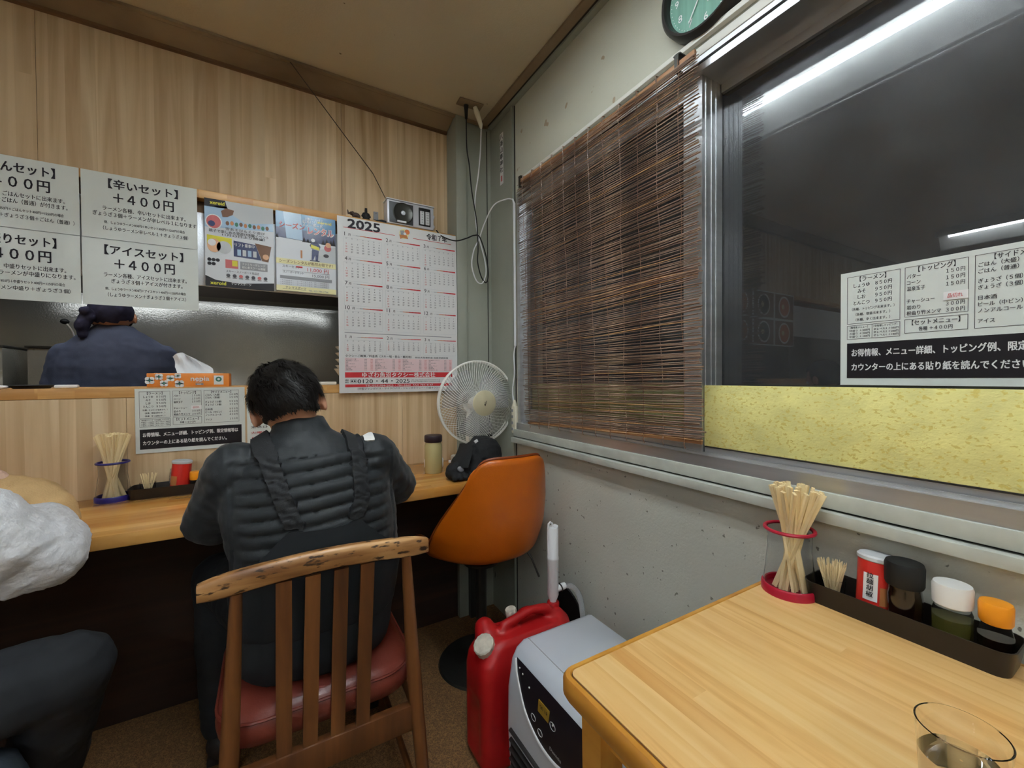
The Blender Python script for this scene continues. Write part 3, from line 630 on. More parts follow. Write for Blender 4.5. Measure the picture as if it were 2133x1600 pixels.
def month(x, y, w_, h_, yr, m_, small):
    p.text(str(m_), x+.004, y, .022 if not small else .018, 'ink', None, 'l', .01); p.text('月', x+(.030 if m_ > 9 else .018), y+.002, .011, 'ink')
    x1 = x+(.046 if m_ > 9 else .034); n = 8
    for k in range(n):
        t = k/n; th = .0012+.0048*t
        if small: th *= .7
        p.rect(x1+(w_-(x1-x))*t, y+.002-th/2, (w_-(x1-x))/n*1.02, th, ('lightgrey_ink', 'grey_ink', 'orange_ink', 'orange_ink', 'red_ink', 'red_ink', 'red_ink', 'red_ink')[k], .0005)
    y0 = y+.014; p.frame(x, y0, w_, h_-.018, .0007, 'lightgrey_ink', .0004)
    for j, d in enumerate('日月火水木金土'): p.text(d, x+w_*(j+.5)/7, y0+.004, .0060, 'grey_ink', None, 'c')
    wk = _cal.monthcalendar(yr, m_); rh = (h_-.030)/6
    for i, row in enumerate(wk):
        for j, d in enumerate(row):
            if d: p.text(str(d), x+w_*(j+.5)/7, y0+.0085+rh*(i+.55), .0080 if not small else .0074, 'red_ink' if j == 0 else 'soft_ink', None, 'c', .014)
yy = [.068, .166, .264, .362]
for i in range(12): month(.022+.163*(i % 3), yy[i//3]+.0, .150, .094, 2025, i+1, False)
p.rect(.022, .462, .455, .0026, 'grey_ink')
for i in range(3): month(.022+.163*i, .478, .150, .074, 2026, i+1, True)
p.text('タクシーご概算／料金表（スキー場・登山・観光地）', 0.024, .556, .011, 'ink', .27); p.text('特定大型車料金 深夜早朝割増', 0.31, .558, .008, 'soft_ink', .15)
p.rect(.022, .564, .458, .053, 'pale_red', .0004)
for cidx in range(4):
    for rw in range(8):
        y = .5695+rw*.0061; x = .025+cidx*.115
        p.text(('石打丸山スキー場', '湯沢高原ロープウェイ', '岩原', 'かぐらみつまた', '苗場', '田代ロープウェイ', '神立高原', '越後湯沢駅')[(rw+cidx*3) % 8], x, y, .0050, 'soft_ink', None, 'l', .006, .0009)
        p.text('%d' % (2300+370*((rw*5+cidx*7) % 11)), x+.082, y, .0052, 'soft_ink', None, 'r', .006, .0009); p.text('%d' % (2900+430*((rw*3+cidx*5) % 11)), x+.106, y, .0052, 'red_ink', None, 'r', .006, .0009)
p.rect(.022, .622, .458, .0215, 'red_ink', .0006); p.text('ゆざわ魚沼タクシー株式会社', .088, .633, .022, 'white_ink', .312, 'l', .02, .0011)
p.text('通話', .022, .654, .007, 'ink'); p.text('無料', .022, .663, .007, 'ink'); p.frame(.043, .651, .022, .014, .0012, 'ink'); p.disc(.049, .658, .0035, 'ink'); p.disc(.059, .658, .0035, 'ink')
p.text('0120・44・2025', .070, .6585, .023, 'ink', .215, 'l', .012); p.text('URL http://www.yuzawa-uonuma.co.jp', .292, .655, .006, 'soft_ink', .13); p.text('E-mail info@yuzawa-uonuma.co.jp', .292, .662, .006, 'soft_ink', .13)
p.rect(.022, .671, .458, .0115, 'red_ink', .0006)
p.text('（中型ジャンボバス・マイクロバス・ジャンボタクシー・介護タクシー）', .07, .690, .010, 'soft_ink', .36)
p.text('TEL(025)784-2025・784-2660  FAX 784-4147', .10, .677, .011, 'white_ink', .29, 'l', .01, .0011)
p.emit(R)
# ---------------------------------------------------------------- the printed price menu (one behind the man, one on the window)
def price_menu(name, o, u, n, W, H, label, v=None):
    R, p = sheet(name, o, u, n, W, H, 'paper', label, 'menu', v=v)
    k = W/.303; kv = H/.2135
    def T(s, x, y, h, w=None, al='l', m='ink', b=.014): p.text(s, x*k, y*kv, h*kv, m, w*k if w else None, al, b)
    def F(x, y, w_, h_): p.frame(x*k, y*kv, w_*k, h_*kv, .0007, 'line_ink')
    F(.011, .009, .080, .089); T('【ラーメン】', .051, .0155, .0105, .040, 'c')
    for i, (a, b_) in enumerate((('しょうゆ', '８５０円'), ('みそ', '９５０円'), ('しお', '９５０円'), ('とんこつ', '９５０円'))):
        T(a, .034, .027+.0108*i, .0085, (.025, .012, .012, .025)[i], 'c'); T(b_, .055, .027+.0108*i, .0085, .024)
    T('（各種、トッピング出来ます。）', .051, .071, .0058, .064, 'c'); T('（各種、増量出来ます。）', .051, .081, .0058, .052, 'c'); T('（各種、辛く出来ます。）', .051, .091, .0058, .052, 'c')
    F(.011, .101, .080, .026); p.rect(.050*k, .101*kv, .0006, .026*kv, 'line_ink', .0005, 'ruled_lines')
    T('［麺増量メニュー］', .030, .105, .0045, .028, 'c'); T('［辛味増しトッピング］', .070, .105, .0045, .034, 'c')
    for i in range(3):
        T(('特盛り ＋300円', '大盛り ＋200円', '中盛り ＋100円')[i], .015, .111+.0056*i, .0046, .032); T('辛レベル%d ＋%d00円' % (3-i, 3-i), .053, .111+.0056*i, .0046, .036)
    F(.097, .009, .079, .086); T('【トッピング】', .138, .0155, .0105, .046, 'c')
    rows = ((.0260, 'バター', '１５０円', .018), (.0365, 'コーン', '１５０円', .018), (.0470, '温泉玉子', '１５０円', .024), (.0680, 'チャーシュー', '', .036), (.0790, '岩のり', '３００円', .018), (.0890, '根曲り竹メンマ', '３００円', .044))
    for y, a, b_, wa in rows: T(a, .100, y, .0082, wa); T(b_, .172, y, .0082, .022, 'r') if b_ else None
    p.rect(.147*k, .0600*kv, .029*k, .0135*kv, 'white_ink', .0016, 'price_sticker'); p.text('品切れ', .152*k, .0668*kv, .0075*kv, 'red_ink', .018*k, 'l', .01, .0022)
    F(.097, .099, .079, .024); T('【セットメニュー】', .137, .1055, .0100, .060, 'c'); T('各種 ＋４００円', .137, .1165, .0078, .042, 'c')
    F(.183, .009, .074*1.0+.028, .114); T('【サイドメニュー】', .233, .0155, .0100, .058, 'c')
    for y, a, b_, wa in ((.0250, 'ごはん（大盛）', '２００円', .042), (.0350, 'ごはん（普通）', '１５０円', .042), (.0500, 'ぎょうざ（５個）', '５５０円', .046), (.0600, 'ぎょうざ（３個）', '３５０円', .046), (.0760, '日本酒', '９００円', .020), (.0860, 'ビール（中ビン）', '６００円', .046), (.0960, 'ノンアルコール', '４００円', .046), (.1120, 'アイス', '１５０円', .018)):
        T(a, .187, y, .0078, wa); T(b_, .281, y, .0078, .024, 'r')
    p.rect(.011*k, .1345*kv, .281*k, .066*kv, 'black_ink', .0005, 'black_banner')
    p.text('お得情報、メニュー詳細、トッピング例、限定情報等は', .019*k, .153*kv, .0150*kv, 'white_ink', .262*k, 'l', .022, .0012); p.text('カウンターの上にある貼り紙を読んでください。', .019*k, .180*kv, .0150*kv, 'white_ink', .228*k, 'l', .022, .0012)
    p.emit(R); return R
price_menu('price_menu', (-.379, 1.7965, -.0290), V(1, 0, .0035), (0, -1, 0), .303, .2135, 'white price menu with a black banner pinned below the ledge behind the man')
R, p = sheet('notice_sheet', (-.070, 1.797, -.036), (1, 0, 0), (0, -1, 0), .11, .20, 'paper', 'narrow white notice with small red lines hidden behind the man\'s head', 'notice')
for i in range(9): p.text(('特選', '手打ち麺', '数量限定', '本日', 'おすすめ', '営業時間', '定休日', '火曜日', '店主')[i], .012, .02+.02*i, .009, ('red_ink', 'ink', 'ink', 'red_ink')[i % 4], .05)
p.emit(R)
price_menu('window_price_menu', (1.0315, .4050, .2105), V(0, -1, 0), (-1, 0, 0), .316, .2300, 'white price menu with a black banner taped on the dark window glass')
# talisman in the corner
R, p = sheet('paper_talisman', (.9435, 1.712, 1.130), V(0, -1, 0), (-1, 0, 0), .030, .235, 'cal_paper', 'narrow white paper talisman with vertical black characters in the room corner', 'talisman')
p.vtext('八海山尊神社', .015, .018, .030, 'ink', None, .02); p.rect(.008, .195, .014, .026, 'rose_ink'); p.emit(R)

# ---------------------------------------------------------------- clock
ck = root('wall_clock', (XW, .6435, .9655), 'round wall clock with a green face and thick black rim above the window', 'clock')
Mx = Matrix(((0, 0, -1), (-1, 0, 0), (0, 1, 0)))    # local z points into the room (-x)
cc = V(XW, .6435, .9655)
b = BM(); lathe(b, [(.110, .030), (.113, .037), (.119, .038), (.126, .030), (.127, .004), (.127, .001)], cc, 48, Mx, cap=False); lathe(b, [(.110, .030), (.108, .018)], cc, 48, Mx, cap=False); part('rim', b, 'clock_rim', ck)
b = BM(); lathe(b, [(.001, .018), (.109, .018), (.109, .001), (.001, .001)], cc, 48, Mx, cap=False); part('face', b, 'clock_face', ck)
p = Print(cc+V(-.018, .11, .11), (0, -1, 0), (-1, 0, 0), .22, .22)
for hh in range(1, 13):
    a = 2*pi*hh/12+.03; p.text(str(hh), .11+.086*sin(a), .11-.086*cos(a), .026, 'white_ink', None, 'c', .006, .0008, 'numeral')
    for q in range(5):
        a2 = a+2*pi*q/60; p.disc(.11+.102*sin(a2), .11-.102*cos(a2), .0012, 'white_ink', .0008, None, 6)
p.emit(ck)
def hand(a, L, wd, nm, lay):
    b = BM(); d = V(0, -sin(a), cos(a)); s = V(0, cos(a), sin(a)); o = cc+V(-lay, 0, 0)
    for x in (0, -.0012): pass
    loft(b, [[o+s*(-wd)-d*.015+V(x, 0, 0), o+s*wd-d*.015+V(x, 0, 0), o+s*wd*.5+d*L+V(x, 0, 0), o-s*wd*.5+d*L+V(x, 0, 0)] for x in (0, -.0012)])
    part(nm, b, 'white_ink', ck, smooth=False)
hand(2*pi*35.3/60+.03, .088, .0022, 'minute_hand', .021); hand(2*pi*(6.6)/12+.03-.45, .060, .003, 'hour_hand', .023)
b = BM(); lathe(b, [(.109, .0285), (.001, .0290)], cc, 40, Mx, cap=False)

# ---------------------------------------------------------------- bamboo blind
bl = root('bamboo_blind', (.92, 1.06, .80), 'brown bamboo reed blind hanging over the left half of the window', 'blind')
def bx(y): return .925-.012*(1.5-y)/.85
def ztop(y): return .812+(y-1.5)*(.812-.775)/.85*1.0
b = BM(); A, Bq = V(.922, 1.500, .822), V(.900, .655, .782)
loft(b, [[q+V(0, 0, .011), q+V(.007, 0, .011), q+V(.007, 0, -.011), q+V(0, 0, -.011)] for q in [A.lerp(Bq, t/6)+V(0, 0, -.012*sin(pi*t/6)) for t in range(7)]]); part('top_batten', b, 'batten', bl)
A2, B2 = V(.925, 1.452, -.186), V(.908, .642, -.160)
b = BM(); loft(b, [[q+V(0, 0, .006), q+V(.006, 0, .006), q+V(.006, 0, -.006), q+V(0, 0, -.006)] for q in (A2.lerp(B2, t/4)+V(0, 0, .004*sin(pi*t/4)) for t in range(5))]); part('bottom_batten', b, 'batten', bl)
variants = []
for k in range(10):
    b = BM(); N = 7; rr = random.Random(k)
    pts = [(rr.uniform(-.0012, .0012), -.5+i/N, rr.uniform(-.0022, .0022)) for i in range(N+1)]
    r = rr.uniform(.0011, .0018); tube(b, pts, [r*rr.uniform(.8, 1.15) for _ in pts], 4)
    me = bpy.data.meshes.new('reed'); 
    for f in b.faces: f.smooth = True
    b.to_mesh(me); b.free(); me.materials.append(MATS['reed_pale' if k == 9 else 'reed_wood']); variants.append(me)
NR = 176; rr = random.Random(3); gap = 0
for i in range(NR):
    t = (i+.6)/NR; t2 = t**.985
    L = A.lerp(A2, t2)+V(-.002, 0, 0); Rr = Bq.lerp(B2, t2)+V(-.001, 0, 0)
    sag = .010*sin(pi*t)*sin(i*.13)+rr.uniform(-.0014, .0014)
    L.z += rr.uniform(-.0014, .0014)+.003*sin(i*.21); Rr.z += sag+.004*sin(i*.33)
    L.y += .02*rr.random()+.004; Rr.y -= .016*rr.random()
    L.x += .003*sin(i*.7)-.001; Rr.x -= .004*abs(sin(i*.5))+rr.random()*.003
    d = L-Rr; mid = (L+Rr)/2
    o = bpy.data.objects.new('reed', variants[9 if rr.random() < .07 else rr.randrange(9)]); C.objects.link(o); o.parent = bl; BASE[o.name] = BASE[bl.name]
    q = d.normalized().to_track_quat('Y', 'Z'); o.rotation_mode = 'QUATERNION'; o.rotation_quaternion = q @ Matrix.Rotation(rr.uniform(0, 6), 3, 'Y').to_quaternion() if False else q
    o.location = mid-BASE[bl.name]; o.scale = (rr.choice((1, 1, 1.2)), d.length*rr.choice((1, 1, 1, -1)) if False else d.length, rr.choice((1, -1, 1.2)))
for k in range(12):
    t = (k+.35)/12; q0 = A.lerp(Bq, t); q1 = A2.lerp(B2, t); b = BM()
    tube(b, [q0.lerp(q1, j/14)+V(-.0045, .003*sin(j*1.1+k)+.002*sin(j*2.3+k), 0) for j in range(15)], .0010, 4)
    tube(b, [q1+V(-.005, 0, .008), q1+V(-.006, .001, -.010), q1+V(-.004, -.002, -.020)], .0014, 4)
    tube(b, [q0+V(-.003, 0, -.012), q0+V(-.003, 0, .012), q0+V(.006, 0, .013)], .0018, 4)
    part('blind_string', b, 'brown_ink' if k % 2 else 'reed_wood', bl)
for (y, z) in ((.705, .800), (1.500, .832)):
    h = BM(); x = .905 if y < 1 else .925
    box(h, x-.006, XW, y-.010, y+.010, z+.010, z+.013); box(h, x-.0075, x-.005, y-.006, y+.006, z-.030, z+.013); box(h, x-.0075, x+.012, y-.006, y+.006, z-.032, z-.029)
    finish(h, 'blind_hook', 'dark_metal', base=(XW, y, z), label='dark metal hook holding the %s end of the bamboo blind' % ('right' if y < 1 else 'left'), cat='hook')

# ---------------------------------------------------------------- cords, outlet, power strip
oc = root('ceiling_outlet', (.782, 1.69, CE), 'cream square outlet plate in the ceiling corner', 'outlet')
b = BM(); obox(b, (.782, 1.690, CE-.004), (.112, .050, .007), Matrix.Rotation(-.05, 3, 'Z'), .003); part('plate', b, 'cornice', oc)
bc = root('radio_lead', (.771, 1.70, CE-.01), 'black power cord looping down from the ceiling outlet to the radio', 'cord')
b = BM(); lathe(b, [(.006, -.065), (.008, -.03), (.011, -.008), (.011, -.008)], (.768, 1.700, CE), 12); part('plug', b, 'matt_black', bc)
b = BM(); tube(b, spline([(.768, 1.700, 1.15), (.772, 1.705, 1.02), (.795, 1.73, .96), (.815, 1.75, .86), (.842, 1.76, .74), (.848, 1.76, .665), (.850, 1.76, .60), (.850, 1.765, .54), (.868, 1.765, .475), (.893, 1.765, .450), (.905, 1.765, .49), (.895, 1.765, .57), (.86, 1.76, .655), (.83, 1.76, .660), (.785, 1.745, .635), (.73, 1.745, .615), (.68, 1.775, .635), (.664, 1.805, .668)], 8), .0028, 8); part('cable', b, 'matt_black', bc)
wc = root('extension_lead', (.83, 1.70, CE-.01), 'white extension cord hanging from the ceiling outlet to the power strip', 'cord')
b = BM(); tube(b, [(.806, 1.690, CE-.008), (.815, 1.690, CE-.03), (.836, 1.694, CE-.075), (.840, 1.698, CE-.088)], [.009, .012, .009, .005], 12); part('plug', b, 'cream_plastic', wc)
b = BM(); tube(b, spline([(.840, 1.698, CE-.085), (.846, 1.72, 1.03), (.844, 1.74, .93), (.836, 1.76, .82), (.845, 1.765, .70), (.862, 1.765, .64), (.888, 1.765, .55), (.892, 1.765, .49), (.872, 1.765, .445), (.842, 1.765, .455), (.820, 1.765, .52), (.830, 1.765, .59), (.858, 1.765, .65), (.880, 1.74, .73), (.90, 1.69, .79), (.932, 1.63, .800), (.938, 1.590, .785)], 8), .0030, 8)
tube(b, [(.936, 1.586, .785), (.936, 1.572, .76), (.936, 1.571, .14)], [.003, .0055, .0055], 8)
tube(b, spline([(.936, 1.571, .14), (.934, 1.580, .10), (.934, 1.576, .02), (.936, 1.595, -.05), (.934, 1.585, -.115)], 8), .0030, 8); part('cable', b, 'white_plastic', wc)
ps = root('power_strip', (.94, 1.578, -.25), 'cream plastic power strip hanging beside the window by the fan', 'power strip')
b = BM(); obox(b, (.936, 1.578, -.185), (.020, .034, .122), None, .006); lathe(b, [(.012, -.125), (.004, -.098)], (.936, 1.58, 0), 10); part('body', b, 'cream_plastic', ps)
for k in range(4): part('socket', obox(BM(), (.926, 1.583, -.145-.027*k), (.003, .014, .012)), 'grey_ink', ps)

# ---------------------------------------------------------------- radio, figurines
rd = root('radio', (.552, 1.83, .660), 'silver portable radio with round speaker standing on the narrow shelf', 'radio')
X0r, X1r, ya, yb = .444, .652, 1.803, 1.865; zb = .660
b = box(BM(), X0r, X1r, ya, yb, zb+.004, zb+.106, bev=.006); part('body', b, 'radio_silver', rd)
part('front_panel', obox(BM(), (.505, ya-.0005, zb+.053), (.104, .003, .088), None, .001), 'radio_grey', rd)
Mf = Matrix(((1, 0, 0), (0, 0, -1), (0, 1, 0)))
b = BM(); lathe(b, [(.044, 0), (.044, .0045), (.041, .006), (.036, .004), (.012, .002), (.001, .002)], (.512, ya, zb+.055), 36, Mf, cap=False); sp_ = part('speaker', b, 'dark_metal', rd)
b = BM(); lathe(b, [(.010, .002), (.009, .006), (.001, .008)], (.512, ya, zb+.055), 20, Mf, cap=False); part('speaker_dome', b, 'radio_silver', sp_)
part('volume_slot', obox(BM(), (.505, ya-.006, zb+.016), (.040, .005, .009), None, .002), 'white_plastic', rd)
part('display_frame', obox(BM(), (.608, ya-.002, zb+.055), (.054, .004, .078), None, .002), 'heater_dark', rd)
for dx in (-.012, .012): part('tuning_scale', obox(BM(), (.608+dx, ya-.005, zb+.050), (.018, .003, .058), None, .001), 'white_plastic', rd)
pr = Print((.588, ya-.0068, zb+.080), (1, 0, 0), (0, -1, 0), .04, .06)
for k, s in enumerate(('108', '90', '84', '80', '76')): pr.text(s, .008, .006+.011*k, .006, 'soft_ink', None, 'c'); pr.text(('1600', '1200', '900', '700', '530')[k], .032, .006+.011*k, .006, 'soft_ink', None, 'c')
pr.emit(rd)
for zz in (.030, .075):
    b = BM(); lathe(b, [(.009, 0), (.009, .009), (.007, .011), (.001, .011)], (X1r, 1.833, zb+zz), 16, Matrix(((0, 0, 1), (0, 1, 0), (-1, 0, 0))), cap=False); part('knob', b, 'radio_silver', rd)
part('top_trim', box(BM(), X0r-.002, X1r+.002, ya-.002, yb, zb+.1065, zb+.110), 'white_plastic', rd)
b = BM(); tube(b, [(.468, 1.862, zb+.10), (.40, 1.862, .885), (.079, 1.795, CE-.002)], .0017, 6); part('antenna_wire', b, 'figurine', rd)
eg = root('elephant_figurine', (.318, 1.825, .660), 'small grey brown elephant figurine with raised trunk on the shelf', 'figurine')
b = BM(); ell(b, (.322, 1.825, .678), (.016, .009, .011)); ell(b, (.305, 1.825, .683), (.009, .007, .008)); chain(b, [(.298, 1.825, .682), (.292, 1.825, .680), (.290, 1.825, .694)], [.004, .0032, .0025])
for dx in (-.010, .012):
    for dy in (-.005, .005): chain(b, [(.322+dx, 1.825+dy, .676), (.322+dx, 1.825+dy, .663)], [.0045, .0045])
ell(b, (.308, 1.818, .684), (.006, .002, .007)); part('figure', remesh(b, .0016, 2), 'figurine', eg)
mg = root('seated_figurine', (.362, 1.825, .660), 'small black seated figurine beside the elephant on the shelf', 'figurine')
b = BM(); torso(b, [(.6605, .362, 1.825, .018, .012), (.668, .362, 1.825, .017, .012), (.676, .362, 1.825, .010, .009), (.690, .362, 1.825, .012, .008), (.697, .362, 1.825, .006, .005)]); ell(b, (.362, 1.825, .703), (.006, .006, .007)); box(b, .357, .367, 1.821, 1.829, .708, .715)
chain(b, [(.352, 1.825, .692), (.346, 1.823, .680), (.356, 1.817, .672)], [.004, .0038, .003]); chain(b, [(.372, 1.825, .692), (.378, 1.823, .680), (.368, 1.817, .672)], [.004, .0038, .003])
part('figure', remesh(b, .0016, 2), 'matt_black', mg)
bk = root('blue_bracket', (.42, 1.898, .68), 'small pale blue metal plate screwed to the wood wall beside the radio', 'bracket'); part('plate', box(BM(), .408, .428, 1.894, 1.8995, .70, .735, bev=.001), 'grey_ink', bk); b = BM(); ell(b, (.418, 1.893, .727), (.002, .001, .002), sub=1); part('screw', b, 'dark_metal', bk)
fe = root('black_feather', (.42, 1.815, .661), 'flat black pointed strap lying on the shelf left of the radio', 'strap'); b = BM(); loft(b, [[V(x, 1.812, z0), V(x, 1.825, z0), V(x, 1.825, z1), V(x, 1.812, z1)] for x, z0, z1 in ((.392, .6605, .6625), (.405, .664, .670), (.425, .665, .675), (.443, .662, .672))]); part('strap', b, 'matt_black', fe)

# ---------------------------------------------------------------- things on the serving ledge
LZ = -.0245
tb = root('tissue_box', (-.236, 1.85, LZ), 'orange flowered tissue box with a tissue sticking out on the ledge', 'tissue box')
part('box', box(BM(), -.349, -.123, 1.800, 1.910, LZ, LZ+.047, bev=.0015), 'tissue_orange', tb)
part('bounce_shield', box(BM(), -.33, -.142, 1.803, 1.899, LZ+.047, LZ+.0476), 'white_plastic', tb)  # white sheet added to cut orange bounce onto the tissue
p = Print((-.349, 1.7995, LZ+.047), (1, 0, 0), (0, -1, 0), .226, .047)
def flower(x, y, r):
    for k in range(4): p.disc(x+r*.55*cos(pi/4+k*pi/2), y+r*.5*sin(pi/4+k*pi/2), r*.5, 'white_ink', .0006)
    p.disc(x, y, r*.28, 'green_ink', .0010)
for x, y, r in ((.008, .024, .014), (.032, .012, .012), (.062, .017, .012), (.045, .034, .012), (.082, .009, .010), (.086, .036, .014)): flower(x, y, r)
p.text('nepia', .117, .018, .022, 'white_ink', .052, 'l', .02); p.text('ネピネピ', .130, .030, .006, 'white_ink', .020); p.rect(.130, .035, .022, .006, 'grey_ink'); p.text('200組', .134, .038, .005, 'white_ink')
p.rect(.182, .008, .028, .032, 'white_ink', .0005); p.disc(.196, .021, .009, 'green_ink', .0009); p.disc(.196, .021, .004, 'white_ink', .0012); p.emit(tb)
b = BM(); rings = []
for j in range(9):
    t = j/8; wv = .060*(1-t*.25)
    rings.append([V(-.225-.006*t*5*t+wv*(i/15*2-1)*(.65+.35*(1-abs(t-.4))), 1.852+.012*sin(i*.9+t*2)*(t*1.2+.15), LZ+.047+.075*t*(1-.28*abs(i/15*2-.75))) for i in range(16)])
loft(b, rings, cap=False, closed=False); part('tissue', b, 'tissue', tb)
for k, (z, r) in enumerate(((.000, .084), (.040, .078), (.068, .078), (.096, .078), (.124, .078))):
    bw = root('soup_bowl', (.338, 2.02, LZ+z), 'white ceramic soup bowl, %s in the stack beside the calendar' % ('lowest and largest', 'second from the bottom', 'third from the bottom', 'second from the top', 'topmost')[k], 'bowl', 'stacked soup bowls on the ledge')
    b = BM(); h = .07 if k == 0 else .045
    lathe(b, [(.001, z+LZ+.004), (.030, z+LZ+.004), (.032, z+LZ), (.034, z+LZ), (.036, z+LZ+.008), (r*.8, z+LZ+h*.62), (r*.97, z+LZ+h*.93), (r, z+LZ+h), (r-.004, z+LZ+h), (r*.76, z+LZ+h*.62), (.03, z+LZ+.013), (.001, z+LZ+.012)], (.338, 2.02, 0), 32, cap=False)
    part('bowl', b, 'ceramic', bw)
finish(box(BM(), .165, .236, 1.803, 1.863, LZ+.0005, LZ+.013, bev=.003), 'white_tray', 'ceramic', base=(.2, 1.83, LZ), label='small flat white dish at the edge of the ledge beside the calendar', cat='dish')
bt = root('black_tray', (-.63, 1.86, LZ), 'low black oval tray on the ledge in front of the cook', 'tray'); b = BM(); lathe(b, [(.001, LZ+.0), (.038, LZ), (.048, LZ+.010), (.046, LZ+.012), (.036, LZ+.004), (.001, LZ+.004)], (-.632, 1.86, 0), 32, cap=False); part('tray', b, 'matt_black', bt)
fc = root('folded_cloth', (-.55, 1.85, LZ), 'folded white cloth lying beside the black tray on the ledge', 'cloth'); b = BM(); obox(b, (-.552, 1.85, LZ+.006), (.052, .05, .010), Matrix.Rotation(.2, 3, 'Z'), .004); part('cloth', b, 'tissue', fc)
fc = root('paper_scrap', (-.682, 1.84, LZ), 'small crumpled white paper left of the black tray', 'paper'); b = BM(); ell(b, (-.688, 1.84, LZ+.006), (.016, .014, .006), sub=2); displace(b, lambda c, n: .003*noise.noise(c*90)); part('paper', b, 'tissue', fc, smooth=False)

# ---------------------------------------------------------------- condiment sets
def stick(c0, c1, wd, m):
    pass
CZ = -.375; TZ = -.42
def chopstick_mesh():
    b = BM(); box(b, -.0024, .0024, -.0048, .0048, 0, .205); box(b, -.0026, .0026, -.0004, .0004, .0, .206); return b
CHM = None
def chopstick_holder(c, z, rb, rt, h, ringm, label, lab2, nst, seed, lean):
    global CHM
    r = root('chopstick_holder', (c[0], c[1], z), label, 'holder')
    b = BM(); lathe(b, [(.001, z), (rb+.002, z), (rb+.002, z+.014), (rb, z+.017), (rb-.004, z+.016), (rb-.004, z+.006), (.001, z+.006)], (*c, 0), 36, cap=False); part('base_ring', b, ringm, r)
    prof = [(rb-.001, z+.015), (rb-.004, z+h*.35), (rt-.004, z+h*.7), (rt-.003, z+h)]
    b = BM(); lathe(b, prof+[(q-.0015, zz) for q, zz in reversed(prof)], (*c, 0), 36, cap=False); part('cup', b, 'clear_plastic', r)
    b = BM(); tube(b, [(c[0]+rt*cos(a), c[1]+rt*sin(a), z+h) for a in [2*pi*k/36 for k in range(37)]], .0035, 8, cap=False); part('rim_ring', b, ringm, r)
    rr = random.Random(seed)
    for k in range(nst):
        a = rr.uniform(0, 2*pi); q = (rb-.016)*math.sqrt(rr.random()); q2 = (rt-.012)*math.sqrt(rr.random())
        a2 = a+pi+rr.uniform(-1.3, 1.3)
        p0 = V(c[0]+q*cos(a), c[1]+q*sin(a), z+.0065); p1 = V(c[0]+q2*cos(a2)*.62+lean[0], c[1]+q2*sin(a2)*.62+lean[1], z+h)
        o = bpy.data.objects.new('disposable_chopsticks', CHM) if CHM else None
        if o is None:
            b = chopstick_mesh(); me = bpy.data.meshes.new('disposable_chopsticks'); b.to_mesh(me); b.free(); me.materials.append(MATS['chopstick_wood']); CHM = me; o = bpy.data.objects.new('disposable_chopsticks', me)
        C.objects.link(o); o.rotation_mode = 'QUATERNION'; o.rotation_quaternion = (p1-p0).normalized().to_track_quat('Z', 'Y') @ Matrix.Rotation(rr.uniform(0, 3.1), 3, 'Z').to_quaternion(); o.location = p0; BASE[o.name] = p0
        tagit(o, lab2, 'chopsticks', lab2)
chopstick_holder((.872, .425), TZ, .045, .041, .122, 'red_plastic', 'clear chopstick cup with red rings on the table by the wall', 'pale wooden disposable chopsticks in the red ringed cup on the table', 32, 5, (.004, -.006))
chopstick_holder((-.424, 1.752), CZ, .043, .038, .118, 'navy_plastic', 'clear chopstick cup with navy rings on the dining counter', 'pale wooden disposable chopsticks in the navy ringed cup on the counter', 28, 8, (-.002, 0))
def tray(x0, x1, y0, y1, z, h, label, cat='tray'):
    r = root('condiment_tray', ((x0+x1)/2, (y0+y1)/2, z), label, cat); b = BM()
    def rr_(g, rad, z_):
        out = []
        for (cx, cy, a0) in ((x1-g-rad, y1-g-rad, 0), (x0+g+rad, y1-g-rad, 90), (x0+g+rad, y0+g+rad, 180), (x1-g-rad, y0+g+rad, 270)):
            for k in range(6): a = radians(a0+18*k); out.append(V(cx+rad*cos(a), cy+rad*sin(a), z_))
        return out
    loft(b, [rr_(.006, .016, z), rr_(0, .02, z+h), rr_(.002, .018, z+h), rr_(.0075, .015, z+.003)]); part('tray', b, 'black_plastic', r); return r
tray(.862, .947, .138, .400, TZ, .038, 'long black condiment tray on the light wooden table against the wall')
tray(-.385, -.06, 1.702, 1.790, CZ, .034, 'long black condiment tray on the dining counter left of the man')
def toothpicks(c, z, seed, label, lab2, n):
    r = root('toothpick_glass', (*c, z), label, 'glass'); b = BM()
    lathe(b, [(.001, z), (.0155, z), (.0175, z+.004), (.0205, z+.042), (.0192, z+.042), (.0160, z+.007), (.001, z+.006)], (*c, 0), 28, cap=False); part('glass', b, 'clear_plastic', r)
    b = BM(); tube(b, [(0, 0, 0), (0, 0, .006), (0, 0, .060), (0, 0, .065)], [.0003, .0011, .0011, .0006], 6); me = bpy.data.meshes.new('toothpick'); b.to_mesh(me); b.free(); me.materials.append(MATS['tin_brown' if n < 20 else 'chopstick_wood'])
    rr = random.Random(seed)
    for k in range(n):
        a = rr.uniform(0, 6.28); q = .011*math.sqrt(rr.random()); q2 = .025*math.sqrt(rr.random()); a2 = a+rr.uniform(-.6, .6)
        p0 = V(c[0]+q*cos(a)*.8, c[1]+q*sin(a)*.8, z+.0075); p1 = V(c[0]+q2*cos(a2)*.8, c[1]+q2*sin(a2)*.8, z+.055)
        o = bpy.data.objects.new('toothpick', me); C.objects.link(o); o.rotation_mode = 'QUATERNION'; o.rotation_quaternion = (p1-p0).normalized().to_track_quat('Z', 'Y'); o.location = p0; BASE[o.name] = p0
        tagit(o, lab2, 'toothpick', lab2)
toothpicks((.900, .364), TZ+.0035, 3, 'small clear glass of toothpicks in the black tray on the table', 'wooden toothpicks in the glass on the table', 64)
